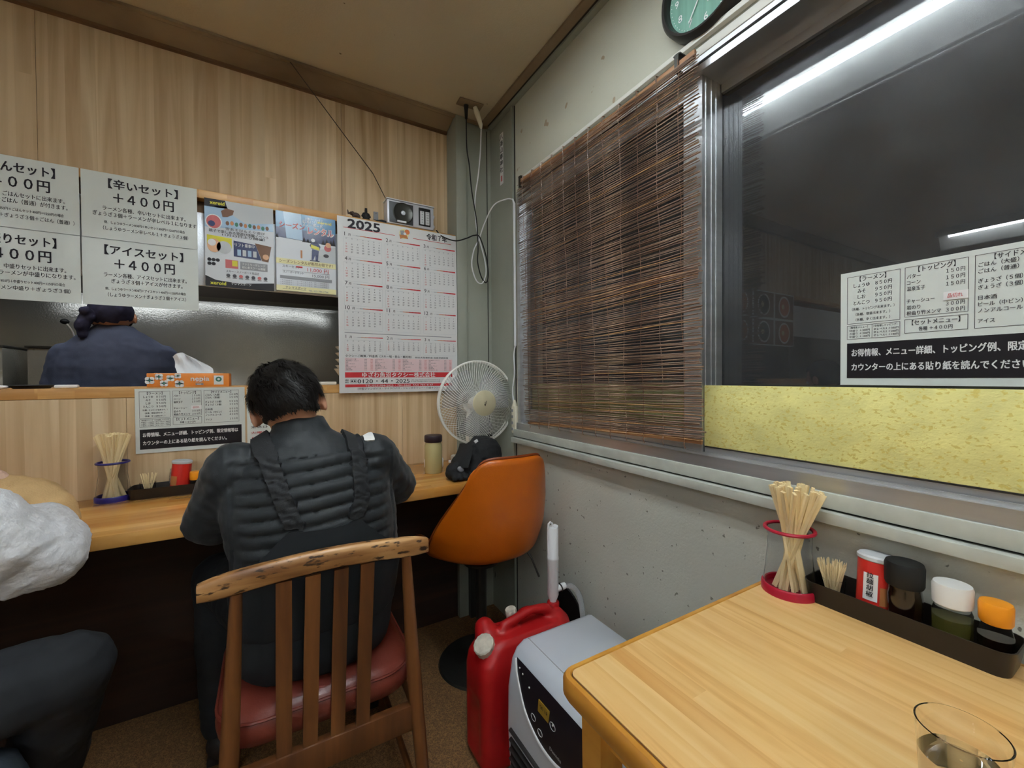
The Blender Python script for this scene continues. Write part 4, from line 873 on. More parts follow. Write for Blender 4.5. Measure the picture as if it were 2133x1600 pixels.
toothpicks((-.340, 1.745), CZ+.0035, 4, 'small clear glass of toothpicks in the black tray on the counter', 'wooden toothpicks in the glass on the dining counter', 22)
def bottle(name, c, z, prof, lprof, capprof, glassm, liqm, capm, label, cat='bottle', extra=None):
    r = root(name, (*c, z), label, cat); L = lambda pr: [(a, z+q) for a, q in pr]
    b = BM(); lathe(b, L(prof), (*c, 0), 32, cap=True); part('bottle_body', b, glassm, r)
    if lprof: b = BM(); lathe(b, L(lprof), (*c, 0), 28); part('liquid', b, liqm, r)
    b = BM(); lathe(b, L(capprof), (*c, 0), 32); part('cap', b, capm, r); return r
def shaker(c, z, label):
    r = root('pepper_shaker', (*c, z), label, 'shaker'); T = Matrix.Rotation(.10, 3, 'Y')
    c3 = V(*c, z)
    b = BM(); lathe(b, [(.001, 0), (.0262, 0), (.0262, .020), (.001, .020)], c3, 32, T, cap=False); part('lower_band', b, 'tin_silver', r)
    b = BM(); lathe(b, [(.0265, .018), (.0265, .094), (.0258, .097)], c3, 32, T); part('tin', b, 'tin_red', r)
    b = BM(); lathe(b, [(.0260, .094), (.0280, .096), (.0280, .101), (.025, .104), (.001, .104)], c3, 32, T); part('lid', b, 'lightgrey_ink', r)
    b = BM(); d = V(-.93, -.36, 0).normalized(); s = V(-d.y, d.x, 0)
    for (a0, h0, wv, hh, m, nm, lay) in ((-.35, .052, .020, .045, 'white_ink', 'white_label', .0008), (.55, .040, .022, .030, 'tin_brown', 'printed_emblem', .0006)):
        b = BM(); g = [[b.verts.new(c3+T @ V(0, 0, 0)+T @ ((d*cos(a)+s*sin(a))*(.0265+lay)+V(0, 0, h0+hh*(j/3-.5)))) for a in [a0+(i/5-.5)*wv/.0265 for i in range(6)]] for j in range(4)]
        for j in range(3):
            for i in range(5): b.faces.new((g[j][i], g[j][i+1], g[j+1][i+1], g[j+1][i]))
        part(nm, b, m, r)
    a = -.35; nd = (d*cos(a)+s*sin(a)); uu = V(-nd.y, nd.x, 0)
    pr2 = Print(c3+T @ (nd*.0280+V(0, 0, .072)), uu, nd, .02, .05, v=-(T @ V(0, 0, 1))); pr2.vtext('拉麺胡椒', 0, 0, .0105, 'ink', None, .02); pr2.emit(r)
    return r
shaker((.905, .303), TZ+.0035, 'red pepper tin with white handwritten label in the tray on the table')
shaker((-.262, 1.752), CZ+.0035, 'red pepper tin with white label in the tray on the counter')
S_BODY = [(.001, 0), (.021, 0), (.023, .003), (.023, .058), (.0215, .066), (.0215, .076)]
bottle('soy_sauce_bottle', (.897, .262), TZ+.0035, S_BODY, None, [(.0235, .072), (.0250, .076), (.0255, .104), (.0235, .110), (.001, .111)], 'soy', None, 'matt_black', 'dark soy sauce bottle with a black cap in the tray on the table')
bottle('soy_sauce_bottle', (-.135, 1.752), CZ+.0035, S_BODY, None, [(.0225, .066), (.0235, .070), (.0235, .092), (.0215, .097), (.001, .098)], 'soy', None, 'matt_black', 'dark soy sauce bottle with a black cap on the counter by the man')
W_BODY = [(.001, 0), (.021, 0), (.0225, .003), (.0225, .055), (.0185, .066), (.0185, .074)]
bottle('vinegar_bottle', (.900, .207), TZ+.0035, W_BODY, [(.001, .002), (.0205, .002), (.0213, .046), (.001, .046)], [(.0205, .064), (.0225, .066), (.0232, .092), (.0215, .097), (.001, .098)], 'clear_plastic', 'oil', 'white_cap', 'clear bottle of pale oil with a white flip cap in the table tray')
bottle('chili_oil_bottle', (.902, .163), TZ+.0035, [(.001, 0), (.016, 0), (.018, .003), (.0185, .042), (.015, .054), (.0135, .062)], [(.001, .002), (.0160, .002), (.0172, .038), (.001, .038)], [(.0160, .058), (.0175, .061), (.0180, .084), (.0165, .088), (.001, .089)], 'clear_plastic', 'soy', 'orange_cap', 'small dark sauce bottle with an orange flip cap at the end of the table tray')
bottle('chili_oil_bottle', (-.215, 1.725), CZ+.0035, [(.001, 0), (.013, 0), (.014, .003), (.0145, .026), (.012, .038), (.011, .044)], [(.001, .002), (.0125, .002), (.013, .022), (.001, .022)], [(.0145, .040), (.0155, .043), (.0155, .064), (.0145, .067), (.001, .068)], 'clear_plastic', 'soy', 'orange_cap', 'small dark sauce bottle with an orange flip cap in the counter tray')
# canister right of the man
bottle('khaki_canister', (.562, 1.585), CZ, [(.001, 0), (.032, 0), (.0345, .004), (.0345, .108), (.031, .118), (.030, .126)], None, [(.0325, .122), (.0350, .125), (.0350, .145), (.033, .149), (.001, .150)], 'canister_khaki', None, 'canister_lid', 'khaki metal canister with a dark brown lid on the counter by the cap')

# ---------------------------------------------------------------- light table and the water glass
tt = root('wooden_table', (.65, .1, FL), 'light wooden table with orange edge against the window wall in the foreground', 'table')
x0, x1, y0, y1, rc = .352, .944, -.62, .480, .022
def outline(g, z_, rad):
    out = []
    for (cx, cy, a0) in ((x1-g-rad, y1-g-rad, 0), (x0+g+rad, y1-g-rad, 90), (x0+g+rad, y0+g+rad, 180), (x1-g-rad, y0+g+rad, 270)):
        for k in range(6): a = radians(a0+18*k); out.append(V(cx+rad*cos(a), cy+rad*sin(a), z_))
    return out
b = BM(); loft(b, [outline(.013, TZ-.028, .012), outline(.0125, TZ, .012)]); part('table_top', b, 'table_wood', tt)
b = BM(); loft(b, [outline(.0135, TZ-.030, .012), outline(.004, TZ-.034, .02), outline(0, TZ-.026, .022), outline(0, TZ-.006, .022), outline(.003, TZ-.001, .021), outline(.0095, TZ-.0004, .014), outline(.0118, TZ-.004, .013)], cap=False); part('edge_band', b, 'orange_edge', tt)
b = BM(); loft(b, [outline(.0120, TZ-.0016, .012), outline(.0128, TZ-.0014, .012)], cap=False); part('edge_groove', b, 'dark_gap', tt)
for (x, y) in ((.385, .425), (.885, .425), (.385, -.59), (.885, -.59)):
    b = BM(); loft(b, [[V(x+.004, y+.004, FL), V(x+.036, y+.004, FL), V(x+.036, y+.036, FL), V(x+.004, y+.036, FL)], [V(x, y, TZ-.03), V(x+.042, y, TZ-.03), V(x+.042, y+.04, TZ-.03), V(x, y+.04, TZ-.03)]]); part('leg', b, 'orange_edge', tt)
for a in ((.400, .420, -.56, .43), (.890, .910, -.56, .43)): part('apron', box(BM(), a[0], a[1], a[2], a[3], TZ-.095, TZ-.03), 'orange_edge', tt)
part('apron', box(BM(), .42, .89, .438, .456, TZ-.095, TZ-.03), 'orange_edge', tt); part('apron', box(BM(), .42, .89, -.585, -.567, TZ-.095, TZ-.03), 'orange_edge', tt)
gx, gy = .552, .120
gl = root('water_glass', (gx, gy, TZ), 'clear glass tumbler of water in the bottom right corner of the table', 'glass')
b = BM(); lathe(b, [(.001, TZ), (.024, TZ), (.0262, TZ+.003), (.0325, TZ+.090), (.0318, TZ+.0908), (.0310, TZ+.090), (.0246, TZ+.010), (.022, TZ+.008), (.001, TZ+.008)], (gx, gy, 0), 48, cap=False); part('glass', b, 'glass', gl)
b = BM(); lathe(b, [(.001, TZ+.0082), (.0218, TZ+.0082), (.02445, TZ+.0105), (.0287, TZ+.062), (.001, TZ+.0618)], (gx, gy, 0), 48, cap=False); part('water', b, 'water', gl)

# ---------------------------------------------------------------- table fan on the counter
fx, fy, fz, fr = .795, 1.66, -.108, .181
fn = root('table_fan', (fx, 1.70, CZ), 'cream white electric fan with wire guard standing on the counter end', 'fan')
def ring(b, y, r, t, n=60): tube(b, [(fx+r*cos(2*pi*k/n), y, fz+r*sin(2*pi*k/n)) for k in range(n+1)], t, 6, cap=False)
b = BM(); ring(b, fy, fr, .0052); ring(b, fy+.022, fr-.002, .003); part('guard_ring', b, 'fan_white', fn)
b = BM(); N = 84
for k in range(N):
    a = 2*pi*k/N; pts = []
    for j in range(6):
        t = j/5; r = .052+(fr-.052)*t; y = fy-.062*(1-t**2.2)-.004; aa = a+.55*(1-t); pts.append((fx+r*cos(aa), y, fz+r*sin(aa)))
    tube(b, pts, .0010, 3, cap=False)
part('front_guard', b, 'fan_white', fn)
b = BM()
for k in range(60):
    a = 2*pi*k/60; pts = []
    for j in range(5):
        t = j/4; r = .05+(fr-.052)*t; y = fy+.075-.053*t**2.2; aa = a-.4*(1-t); pts.append((fx+r*cos(aa), y, fz+r*sin(aa)))
    tube(b, pts, .0010, 3, cap=False)
part('rear_guard', b, 'fan_white', fn)
My = Matrix(((1, 0, 0), (0, 0, -1), (0, 1, 0)))
b = BM(); lathe(b, [(.053, 0), (.055, .006), (.050, .010), (.001, .013)], (fx, fy-.060, fz), 40, My); hub = part('hub_badge', b, 'fan_hub', fn)
b = BM(); tube(b, [(fx-.006, fy-.0745, fz-.004), (fx-.001, fy-.0745, fz-.012), (fx+.004, fy-.0745, fz+.002), (fx+.006, fy-.0745, fz+.010)], .0012, 5); tube(b, [(fx-.001, fy-.0745, fz-.012), (fx-.001, fy-.0745, fz+.006)], .0012, 5); part('emblem', b, 'figurine', hub)
for k in range(3):
    b = BM(); g = []; a0 = 2*pi*k/3+.5
    for i in range(8):
        for_r = .035+.120*i/7; row = []
        for j in range(7):
            a = a0+(j/6-.5)*(1.5-.35*abs(i/7-.6)); row.append(V(fx+for_r*cos(a), fy+.012+(j/6-.5)*.045, fz+for_r*sin(a)))
        g.append(row)
    for off in (0,): pass
    vs = [[b.verts.new(q) for q in row] for row in g]
    for i in range(7):
        for j in range(6): b.faces.new((vs[i][j], vs[i+1][j], vs[i+1][j+1], vs[i][j+1]))
    r_ = bmesh.ops.extrude_face_region(b, geom=b.faces[:]); bmesh.ops.translate(b, verts=[q for q in r_['geom'] if isinstance(q, bmesh.types.BMVert)], vec=(0, .0015, 0))
    part('blade', b, 'hose_plastic', fn)
b = BM(); lathe(b, [(.034, -.03), (.036, .0), (.030, .012), (.001, .014)], (fx, fy+.01, fz), 28, My); part('blade_hub', b, 'fan_white', fn)
b = BM(); lathe(b, [(.001, -.125), (.032, -.12), (.048, -.10), (.052, -.06), (.050, -.045)], (fx, fy+.01+.0, fz), 28, My); part('motor_housing', b, 'fan_white', fn)
b = BM(); loft(b, [[V(fx+sx, 1.715+sy, z) for sx, sy in ((-w_, -.018), (w_, -.018), (w_, .018), (-w_, .018))] for z, w_ in ((CZ+.025, .035), (-.30, .028), (-.20, .024), (fz-.03, .022))]); part('neck', b, 'fan_white', fn)
b = BM(); obox(b, (fx-.01, 1.665, CZ+.016), (.17, .19, .032), None, .012); part('base', b, 'fan_white', fn)
b = BM(); box(b, fx+.035, fx+.055, fy-.030, fy-.022, fz-.150, fz-.140); tube(b, [(fx+.046, fy-.02, fz-.145), (fx+.042, fy-.015, fz-.170), (fx+.052, fy-.01, fz-.182)], .003, 6); part('guard_clip', b, 'matt_black', fn)
# black cap heaped on the counter
cp = root('baseball_cap', (.70, 1.47, CZ), 'black baseball cap with small white tags lying on the counter end', 'cap')
b = BM(); ell(b, (.735, 1.50, -.305), (.080, .080, .072)); ell(b, (.665, 1.475, -.330), (.065, .060, .045)); ell(b, (.700, 1.45, -.345), (.085, .06, .03))
b = remesh(b, .005, 3); displace(b, lambda c, n: .007*noise.noise(c*22)+.004*noise.noise(c*55)); part('crown', b, 'black_cap', cp)
b = BM(); g = []
for i in range(9):
    a = -1.1+2.2*i/8
    g.append([V(.655-.035*cos(a)*t*1.9-.005, 1.462+.072*sin(a)-.02*t, -.268-.055*t+.016*cos(a)*(1-t)) for t in (0, .35, .7, 1)])
vs = [[b.verts.new(q) for q in r_] for r_ in g]
for i in range(8):
    for j in range(3): b.faces.new((vs[i][j], vs[i+1][j], vs[i+1][j+1], vs[i][j+1]))
r_ = bmesh.ops.extrude_face_region(b, geom=b.faces[:]); bmesh.ops.translate(b, verts=[q for q in r_['geom'] if isinstance(q, bmesh.types.BMVert)], vec=(0, 0, -.003)); part('visor', b, 'black_cap', cp)
for c_, rad, M_ in (((.675, 1.428, -.240), (.011, .003, .008), -.5), ((.565, 1.42, -.303), (.006, .004, .007), 0)): part('white_tag', obox(BM(), c_, tuple(q*1.4 for q in rad), Matrix.Rotation(M_, 3, 'Y'), .001), 'white_ink', cp)
gv = root('black_gloves', (.60, 1.43, CZ), 'black glove with a grey patch lying in front of the cap', 'glove')
b = BM(); chain(b, [(.60, 1.46, -.340), (.578, 1.425, -.345)], [.026, .028]); ell(b, (.610, 1.43, -.340), (.045, .032, .033))
for k in range(4): chain(b, [(.575+.018*k, 1.41, -.350), (.572+.022*k, 1.385, -.362)], [.012, .010])
b = remesh(b, .004, 2); displace(b, lambda c, n: .003*noise.noise(c*60)); part('glove', b, 'black_cap', gv)
b = BM(); ell(b, (.598, 1.398, -.332), (.014, .004, .010), Matrix.Rotation(.6, 3, 'Y'), 2); part('grey_patch', b, 'grey_ink', gv)
b = BM(); obox(b, (.59, 1.66, CZ+.022), (.07, .05, .042), Matrix.Rotation(.3, 3, 'Z'), .008); finish(b, 'white_cup', 'tissue', base=(.60, 1.66, CZ), label='small crumpled white napkin between the canister and the cap', cat='napkin')
# ---------------------------------------------------------------- heater, jerry can, pump
ht = root('fan_heater', (.68, .77, FL), 'white kerosene fan heater with black control panel beside the red can', 'heater')
hx0, hx1, hy0, hy1, hz = .532, .812, .560, .936, -.69
b = BM(); rings = []
prof = [(.0, FL+.02), (-.004, FL+.10), (-.006, -.98), (-.010, -.90), (-.008, -.80), (.004, -.73), (.018, -.703), (.040, hz)]   # front face bulge (x offset, z)
def hring(y, ins):
    return [V(hx0+dx+ins, y, z-(ins if z > -.72 else 0)) for dx, z in prof]+[V(hx1-.012-ins, y, hz-ins), V(hx1-ins, y, hz-.012-ins), V(hx1-ins, y, FL+.02)]
loft(b, [hring(hy0, .010), hring(hy0+.006, .003), hring(hy0+.016, 0), hring(hy1-.016, 0), hring(hy1-.006, .003), hring(hy1, .010)]); part('casing', b, 'heater_white', ht, angle=50)
b = BM(); box(b, hx0+.052, hx0+.0535, hy0+.01, hy1-.012, hz-.0006, hz+.0006); part('lid_seam', b, 'grey_ink', ht)
part('base_tray', box(BM(), hx0-.02, hx1+.005, hy0-.005, hy1+.005, FL, FL+.025, bev=.004), 'heater_white', ht)
def hxz(z):
    for (a, za), (c_, zc) in zip(prof, prof[1:]):
        if za <= z <= zc: return hx0+a+(c_-a)*(z-za)/(zc-za)
    return hx0
yc, = (.745,)
b = BM(); top = [.908, .90, .86, .80, .745, .69, .63, .59, .582]
def panel_z(y):
    t = (y-yc)/.165; return (-.716, -.716-.115*max(0, 1-abs(t)**2.2))
N = 20; rows = []
for i in range(N+1):
    y = yc-.163+.326*i/N; zt, zb_ = panel_z(y); rows.append([V(hxz(zt+(zb_-zt)*j/6)-.0025, y, zt+(zb_-zt)*j/6) for j in range(7)])
loft(b, rows, cap=False, closed=False); part('control_panel', b, 'black_ink', ht)
b = BM(); pts = [(hxz(panel_z(yc-.166+.332*i/24)[1]-.004)-.002, yc-.166+.332*i/24, panel_z(yc-.166+.332*i/24)[1]-.004) for i in range(25)]; tube(b, pts, .0035, 6); part('panel_rim', b, 'white_plastic', ht)
pr = Print((hxz(-.76)-.004, .89, -.722), V(0, -1, 0), V(-1, 0, .12), .3, .12, v=V(.10, 0, -1))
part('display', obox(BM(), (hxz(-.755)-.003, .772, -.757), (.002, .042, .026), Matrix.Rotation(.1, 3, 'Y')), 'lcd', ht)
pr2 = Print((hxz(-.745)-.0050, .790, -.746), V(0, -1, 0), V(-1, 0, 0), .05, .03); pr2.text('20 18', .004, .010, .016, 'ink', .030); pr2.emit(ht)
for (y, z) in ((.885, -.728), (.868, -.733), (.835, -.745), (.735, -.763)): b = BM(); ell(b, (hxz(z)-.003, y, z), (.0016, .0024, .0024), sub=2); part('indicator', b, 'white_ink', ht)
for (y, z, r) in ((.805, -.792, .009), (.775, -.806, .009), (.735, -.765, .010)):
    b = BM(); tube(b, [(hxz(z)-.0035, y+r*cos(a), z+r*.8*sin(a)) for a in [2*pi*k/16 for k in range(17)]], .0008, 5, cap=False); part('button', b, 'lightgrey_ink', ht)
pr3 = Print((hxz(-.80)-.0045, .735, -.800), V(0, -1, 0), V(-1, 0, 0), .1, .03); pr3.text('Dainichi', 0, .008, .010, 'lightgrey_ink', .04); pr3.emit(ht)
part('grille_recess', box(BM(), hx0-.0085, hx0-.004, .600, .915, -1.055, -.885), 'heater_dark', ht)
for k in range(7): b = BM(); obox(b, (hx0-.011, .757, -.898-.024*k), (.010, .306, .011), Matrix.Rotation(-.5, 3, 'Y'), .001); part('louvre', b, 'heater_grille', ht)

jc = root('kerosene_can', (.68, 1.10, FL), 'red plastic kerosene can with white caps beside the fan heater', 'canister')
b = BM(); jx0, jx1, jy0, jy1 = .500, .850, 1.015, 1.165
def jr(x0_, x1_, y0_, y1_, z, rad=.035):
    out = []
    for (cx, cy, a0) in ((x1_-rad, y1_-rad, 0), (x0_+rad, y1_-rad, 90), (x0_+rad, y0_+rad, 180), (x1_-rad, y0_+rad, 270)):
        for k in range(6): a = radians(a0+18*k); out.append(V(cx+rad*cos(a), cy+rad*sin(a), z))
    return out
loft(b, [jr(jx0+.012, jx1-.012, jy0+.01, jy1-.01, FL+.002), jr(jx0, jx1, jy0, jy1, FL+.02), jr(jx0, jx1, jy0, jy1, -.85), jr(jx0+.006, jx1-.006, jy0+.004, jy1-.004, -.815), jr(jx0+.035, jx1-.03, jy0+.016, jy1-.016, -.775), jr(jx0+.06, jx1-.05, jy0+.028, jy1-.028, -.762)])
chain(b, [(.560, 1.11, -.785), (.560, 1.135, -.765)], [.042, .032]); chain(b, [(.80, 1.09, -.80), (.79, 1.09, -.785)], [.045, .042])
chain(b, [(.592, 1.09, -.78), (.605, 1.09, -.748), (.70, 1.09, -.728), (.755, 1.09, -.738), (.785, 1.09, -.775)], [.022, .016, .014, .017, .024])
for x in (.72, ): ell(b, (x, 1.145, -.785), (.045, .03, .035))
b = remesh(b, .006, 5); 
def dent(c, n):
    d = 0
    if c.z < -.86: 
        if n.y < -.7: d -= .006*max(0, 1-((c.x-.675)/.12)**4)*max(0, 1-((c.z+1.0)/.10)**4)
        if n.x < -.7: d -= .005*max(0, 1-((c.y-1.09)/.045)**4)*max(0, 1-((c.z+1.0)/.09)**4)
    return d
displace(b, dent); part('can_body', b, 'can_red', jc)
def jcap(c, M_, nm, r, h, m='dirty_white'):
    b = BM(); rings = []
    for z_, k_ in ((0, 1), (h, 1), (h+.003, .9)):
        rings.append([Vector(c)+M_ @ V(r*k_*(1+(.05 if k % 2 else 0))*cos(2*pi*k/28), r*k_*(1+(.05 if k % 2 else 0))*sin(2*pi*k/28), z_) for k in range(28)])
    loft(b, rings); part(nm, b, m, jc)
jcap((.535, 1.075, -.785), Matrix.Rotation(-.55, 3, 'Y') @ Matrix.Rotation(.25, 3, 'X'), 'screw_cap', .030, .022); jcap((.665, 1.150, -.765), Matrix.Rotation(-.2, 3, 'Y'), 'small_screw_cap', .018, .020)
jcap((.800, 1.110, -.762), Matrix.Identity(3), 'filler_neck', .019, .022, 'can_red')
pu = root('siphon_pump', (.800, 1.11, -.75), 'white plastic kerosene siphon pump standing in the red can', 'pump')
b = BM(); lathe(b, [(.010, -.748), (.011, -.735), (.0185, -.715), (.0185, -.60), (.0195, -.598), (.0195, -.590), (.0185, -.588), (.0185, -.498), (.016, -.492), (.001, -.490)], (.800, 1.11, 0), 28); part('pump_body', b, 'white_plastic', pu)
b = BM(); tube(b, [(.782+.000, 1.11, -.494), (.783, 1.11, -.480), (.790, 1.11, -.474), (.798, 1.11, -.480), (.799, 1.11, -.494)], .0035, 8); obox(b, (.808, 1.11, -.492), (.018, .02, .012), None, .003); part('hanging_loop', b, 'white_plastic', pu)
b = BM(); tube(b, [(.812, 1.105, -.697), (.836, 1.10, -.692), (.842, 1.10, -.691)], [.011, .011, .010], 14); part('side_spout', b, 'white_plastic', pu)
b = BM(); tube(b, [(.8225, 1.103, -.695), (.8265, 1.103, -.694)], .0135, 14); part('black_collar', b, 'matt_black', pu)
b = BM(); tube(b, spline([(.842, 1.10, -.691), (.868, 1.09, -.700), (.888, 1.08, -.735), (.892, 1.07, -.79), (.888, 1.06, -.84)], 6), .0095, 12); part('hose', b, 'hose_plastic', pu)
b = BM(); tube(b, [(.800, 1.11, -.748), (.800, 1.11, -1.0)], .009, 10); part('intake_tube', b, 'white_plastic', pu)
lv = finish(tube(BM(), [(.765, 1.14, -.66), (.748, 1.16, -.60), (.742, 1.17, -.585)], [.0035, .003, .006], 8), 'metal_rod', 'dark_metal', base=(.765, 1.14, -.66), label='thin dark metal rod leaning behind the siphon pump', cat='rod')
b = BM(); lathe(b, [(.001, 0), (.075, 0), (.075, .006), (.001, .008)], (.895, 1.16, -.80), 24, Matrix.Rotation(1.35, 3, 'Y')); finish(b, 'black_disc', 'matt_black', base=(.90, 1.16, -.80), label='round black lid standing between the can and the wall', cat='lid')

# ---------------------------------------------------------------- orange shell chair
oc_ = root('orange_shell_chair', (.70, 1.40, FL), 'orange leather shell chair on a round pedestal at the counter end', 'chair')
def shell_pt(s, t):
    """s -1..1 across, t 0..1 from the top of the back down and forward along the seat"""
    if t < .55:
        q = t/.55; y = 1.175+.02*q+.05*q**3; z = -.262-.36*q
    else:
        q = (t-.55)/.45; a = q*pi/2; y = 1.245+.12*sin(a)*.9+.20*q; z = -.622-.075*sin(a)+.015*q
    hw = .150+.070*min(1, t/.42)**1.2 if t < .55 else .220-.02*((t-.55)/.45)
    if t < .05: hw *= .93+.07*(t/.05)
    x = .700+hw*s
    wrap = abs(s)**2.6
    y += wrap*(.045+.13*min(1, t/.5)) if t < .75 else wrap*.175*(1-(t-.75)/.25*.6)
    z += wrap*(.0 if t < .55 else .055*min(1, (t-.55)/.2))-.050*abs(s)**7*max(0, 1-t/.35)
    if t < .25: x = .700+(x-.700)*(1-.10*abs(s)**4*(1-t/.25))
    return V(x, y, z)
b = BM(); N, M2 = 26, 30
g = [[b.verts.new(shell_pt(-1+2*i/N, j/M2)) for i in range(N+1)] for j in range(M2+1)]
for j in range(M2):
    for i in range(N): b.faces.new((g[j][i], g[j][i+1], g[j+1][i+1], g[j+1][i]))
rimv = [g[0][i].co.copy() for i in range(N+1)]+[g[j][N].co.copy() for j in range(1, M2+1)]+[g[M2][i].co.copy() for i in range(N-1, -1, -1)]+[g[j][0].co.copy() for j in range(M2-1, 0, -1)]
b.normal_update()
me = bpy.data.meshes.new('tmp'); b.to_mesh(me); b.free(); o = bpy.data.objects.new('tmp', me); C.objects.link(o)
so = o.modifiers.new('s', 'SOLIDIFY'); so.thickness = .028; so.offset = 0; so.use_even_offset = False; su = o.modifiers.new('b', 'SUBSURF'); su.levels = 1
m2 = evaluated(o); bpy.data.objects.remove(o); b = bmesh.new(); b.from_mesh(m2); part('seat_shell', b, 'orange_leather', oc_, angle=80)
b = BM(); rimv.append(rimv[0]); tube(b, rimv, .006, 6, cap=False); 
part('piping', b, 'orange_piping', oc_)
b = BM(); lathe(b, [(.07, -.715), (.07, -.725), (.022, -.735), (.020, FL+.03), (.03, FL+.022), (.165, FL+.008), (.170, FL+.001), (.001, FL+.001)], (.715, 1.475, 0), 48); part('pedestal', b, 'dark_metal', oc_)

# ---------------------------------------------------------------- wooden chair
wcx, wcy = .105, 1.0
wc_ = root('wooden_chair', (wcx, 1.2, FL), 'worn wooden slat back chair with a red cushion that the man sits on', 'chair')
b = BM(); rings = []
for k in range(19):
    t = k/18; x = -.125+.460*t; arch = .012*sin(pi*t); e = .75 if k in (0, 18) else (.93 if k in (1, 17) else 1)
    zc = -.4130+arch; y = wcy-.004+.010*sin(pi*t); hz_ = .0225*e; hy = .013*e
    rings.append([V(x, y+hy*cx_, zc+hz_*cz_) for cx_, cz_ in ((-.6, -1), (-1, -.8), (-1, .75), (-.6, 1), (.6, 1), (1, .75), (1, -.8), (.6, -1))])
loft(b, rings); part('top_rail', b, 'rail_wood', wc_, angle=50)
def leg(top, mid, bot, r0, r1, r2_): return tube(BM(), spline([top, mid, bot], 6), [((r0+(r1-r0)*k/6) if k <= 6 else (r1+(r2_-r1)*(k-6)/6))for k in range(13)], 10)
part('leg', leg((-.062, 1.000, -.430), (-.078, 1.005, -.75), (-.098, .975, FL), .011, .018, .013), 'chair_wood', wc_)
part('leg', leg((.283, 1.000, -.430), (.302, 1.005, -.75), (.325, .975, FL), .011, .018, .013), 'chair_wood', wc_)
part('leg', leg((-.075, 1.395, -.74), (-.085, 1.40, -.9), (-.100, 1.42, FL), .018, .018, .013), 'chair_wood', wc_)
part('leg', leg((.300, 1.395, -.74), (.305, 1.40, -.9), (.320, 1.42, FL), .018, .018, .013), 'chair_wood', wc_)
for (xt, xb) in ((.022, .018), (.078, .068), (.136, .124), (.193, .178)):
    b = BM(); loft(b, [[V(xt-.0150, .996, -.428), V(xt+.0150, .996, -.428), V(xt+.0150, 1.006, -.428), V(xt-.0150, 1.006, -.428)], [V((xt+xb)/2-.0155, 1.003, -.62), V((xt+xb)/2+.0155, 1.003, -.62), V((xt+xb)/2+.0155, 1.013, -.62), V((xt+xb)/2-.0155, 1.013, -.62)], [V(xb-.0145, .998, -.80), V(xb+.0145, .998, -.80), V(xb+.0145, 1.008, -.80), V(xb-.0145, 1.008, -.80)]]); part('back_slat', b, 'chair_wood', wc_)
part('rear_rail', box(BM(), -.072, .296, .994, 1.016, -.862, -.800, bev=.002), 'chair_wood', wc_)
part('front_rail', box(BM(), -.078, .300, 1.385, 1.405, -.80, -.745, bev=.002), 'chair_wood', wc_)
for x in (-.082, .303): b = BM(); loft(b, [[V(x-.009, y, z-.02), V(x+.009, y, z-.02), V(x+.009, y, z+.02), V(x-.009, y, z+.02)] for y, z in ((1.0, -.80), (1.40, -.775))]); part('side_rail', b, 'chair_wood', wc_)
for x in (-.085, .305): b = BM(); tube(b, [(x-.008, .99, -1.0), (x, 1.41, -1.0)], .009, 8); part('stretcher', b, 'chair_wood', wc_)
def cush(ins, z, x0_=-.112, x1_=.320, y0_=1.022, y1_=1.425, rad=.09):
    out = []
    for (cx, cy, a0) in ((x1_-ins-rad, y1_-ins-rad, 0), (x0_+ins+rad, y1_-ins-rad, 90), (x0_+ins+rad, y0_+ins+rad, 180), (x1_-ins-rad, y0_+ins+rad, 270)):
        for k in range(7): a = radians(a0+15*k); out.append(V(cx+rad*cos(a), cy+rad*sin(a), z))
    return out
b = BM(); loft(b, [cush(.02, -.785), cush(.004, -.778), cush(0, -.752), cush(.004, -.726), cush(.03, -.712), cush(.10, -.706)]); sc_ = part('seat_cushion', b, 'red_leather', wc_, angle=60)
b = BM(); q = cush(.003, -.727); q.append(q[0]); tube(b, q, .0035, 6, cap=False); part('piping', b, 'red_leather', sc_)

# ================================================================ people
def hand_prims(b, wrist, d, palm_n, s=1.0, side=1):
    """palm and five bent fingers; d = pointing direction, palm_n = back of the hand"""
    wrist = Vector(wrist); d = Vector(d).normalized(); n = Vector(palm_n).normalized(); n = (n-d*n.dot(d)).normalized(); sd = d.cross(n)*side
    M_ = Matrix((sd, d, n)).transposed()
    ell(b, wrist+d*.045*s, (.038*s, .05*s, .015*s), M_, 2)
    for k, L in enumerate((.068, .078, .074, .058)):
        o = wrist+d*.085*s+sd*(.028-.019*k)*s
        p1 = o+d*L*.45*s-n*.008*s; p2 = p1+d*L*.28*s-n*.020*s; p3 = p2+d*L*.10*s-n*.024*s
        chain(b, [o, p1, p2, p3], [.0092*s, .0088*s, .0080*s, .0074*s])
    o = wrist+d*.025*s+sd*.030*s; chain(b, [o, o+sd*.022*s+d*.022*s-n*.012*s, o+sd*.026*s+d*.048*s-n*.026*s], [.012*s, .0105*s, .009*s])
def head_prims(b, c, R, s=1.0):
    c = Vector(c); T = lambda x, y, z: c+R @ (V(x, y, z)*s)
    E = lambda p_, r_, sub=3: ell(b, T(*p_), tuple(q*s for q in r_), R, sub)
    E((0, -.008, .018), (.074, .092, .088)); E((0, .030, -.035), (.055, .055, .065)); E((0, .045, -.072), (.034, .032, .028))
    E((0, .094, -.018), (.012, .016, .020), 2); E((0, .084, -.056), (.024, .010, .008), 2); E((-.03, .076, .018), (.022, .014, .008), 2); E((.03, .076, .018), (.022, .014, .008), 2)
    for sx in (-1, 1):
        E((sx*.083, -.008, -.010), (.009, .017, .031), 2); E((sx*.077, .004, -.012), (.010, .012, .020), 2)
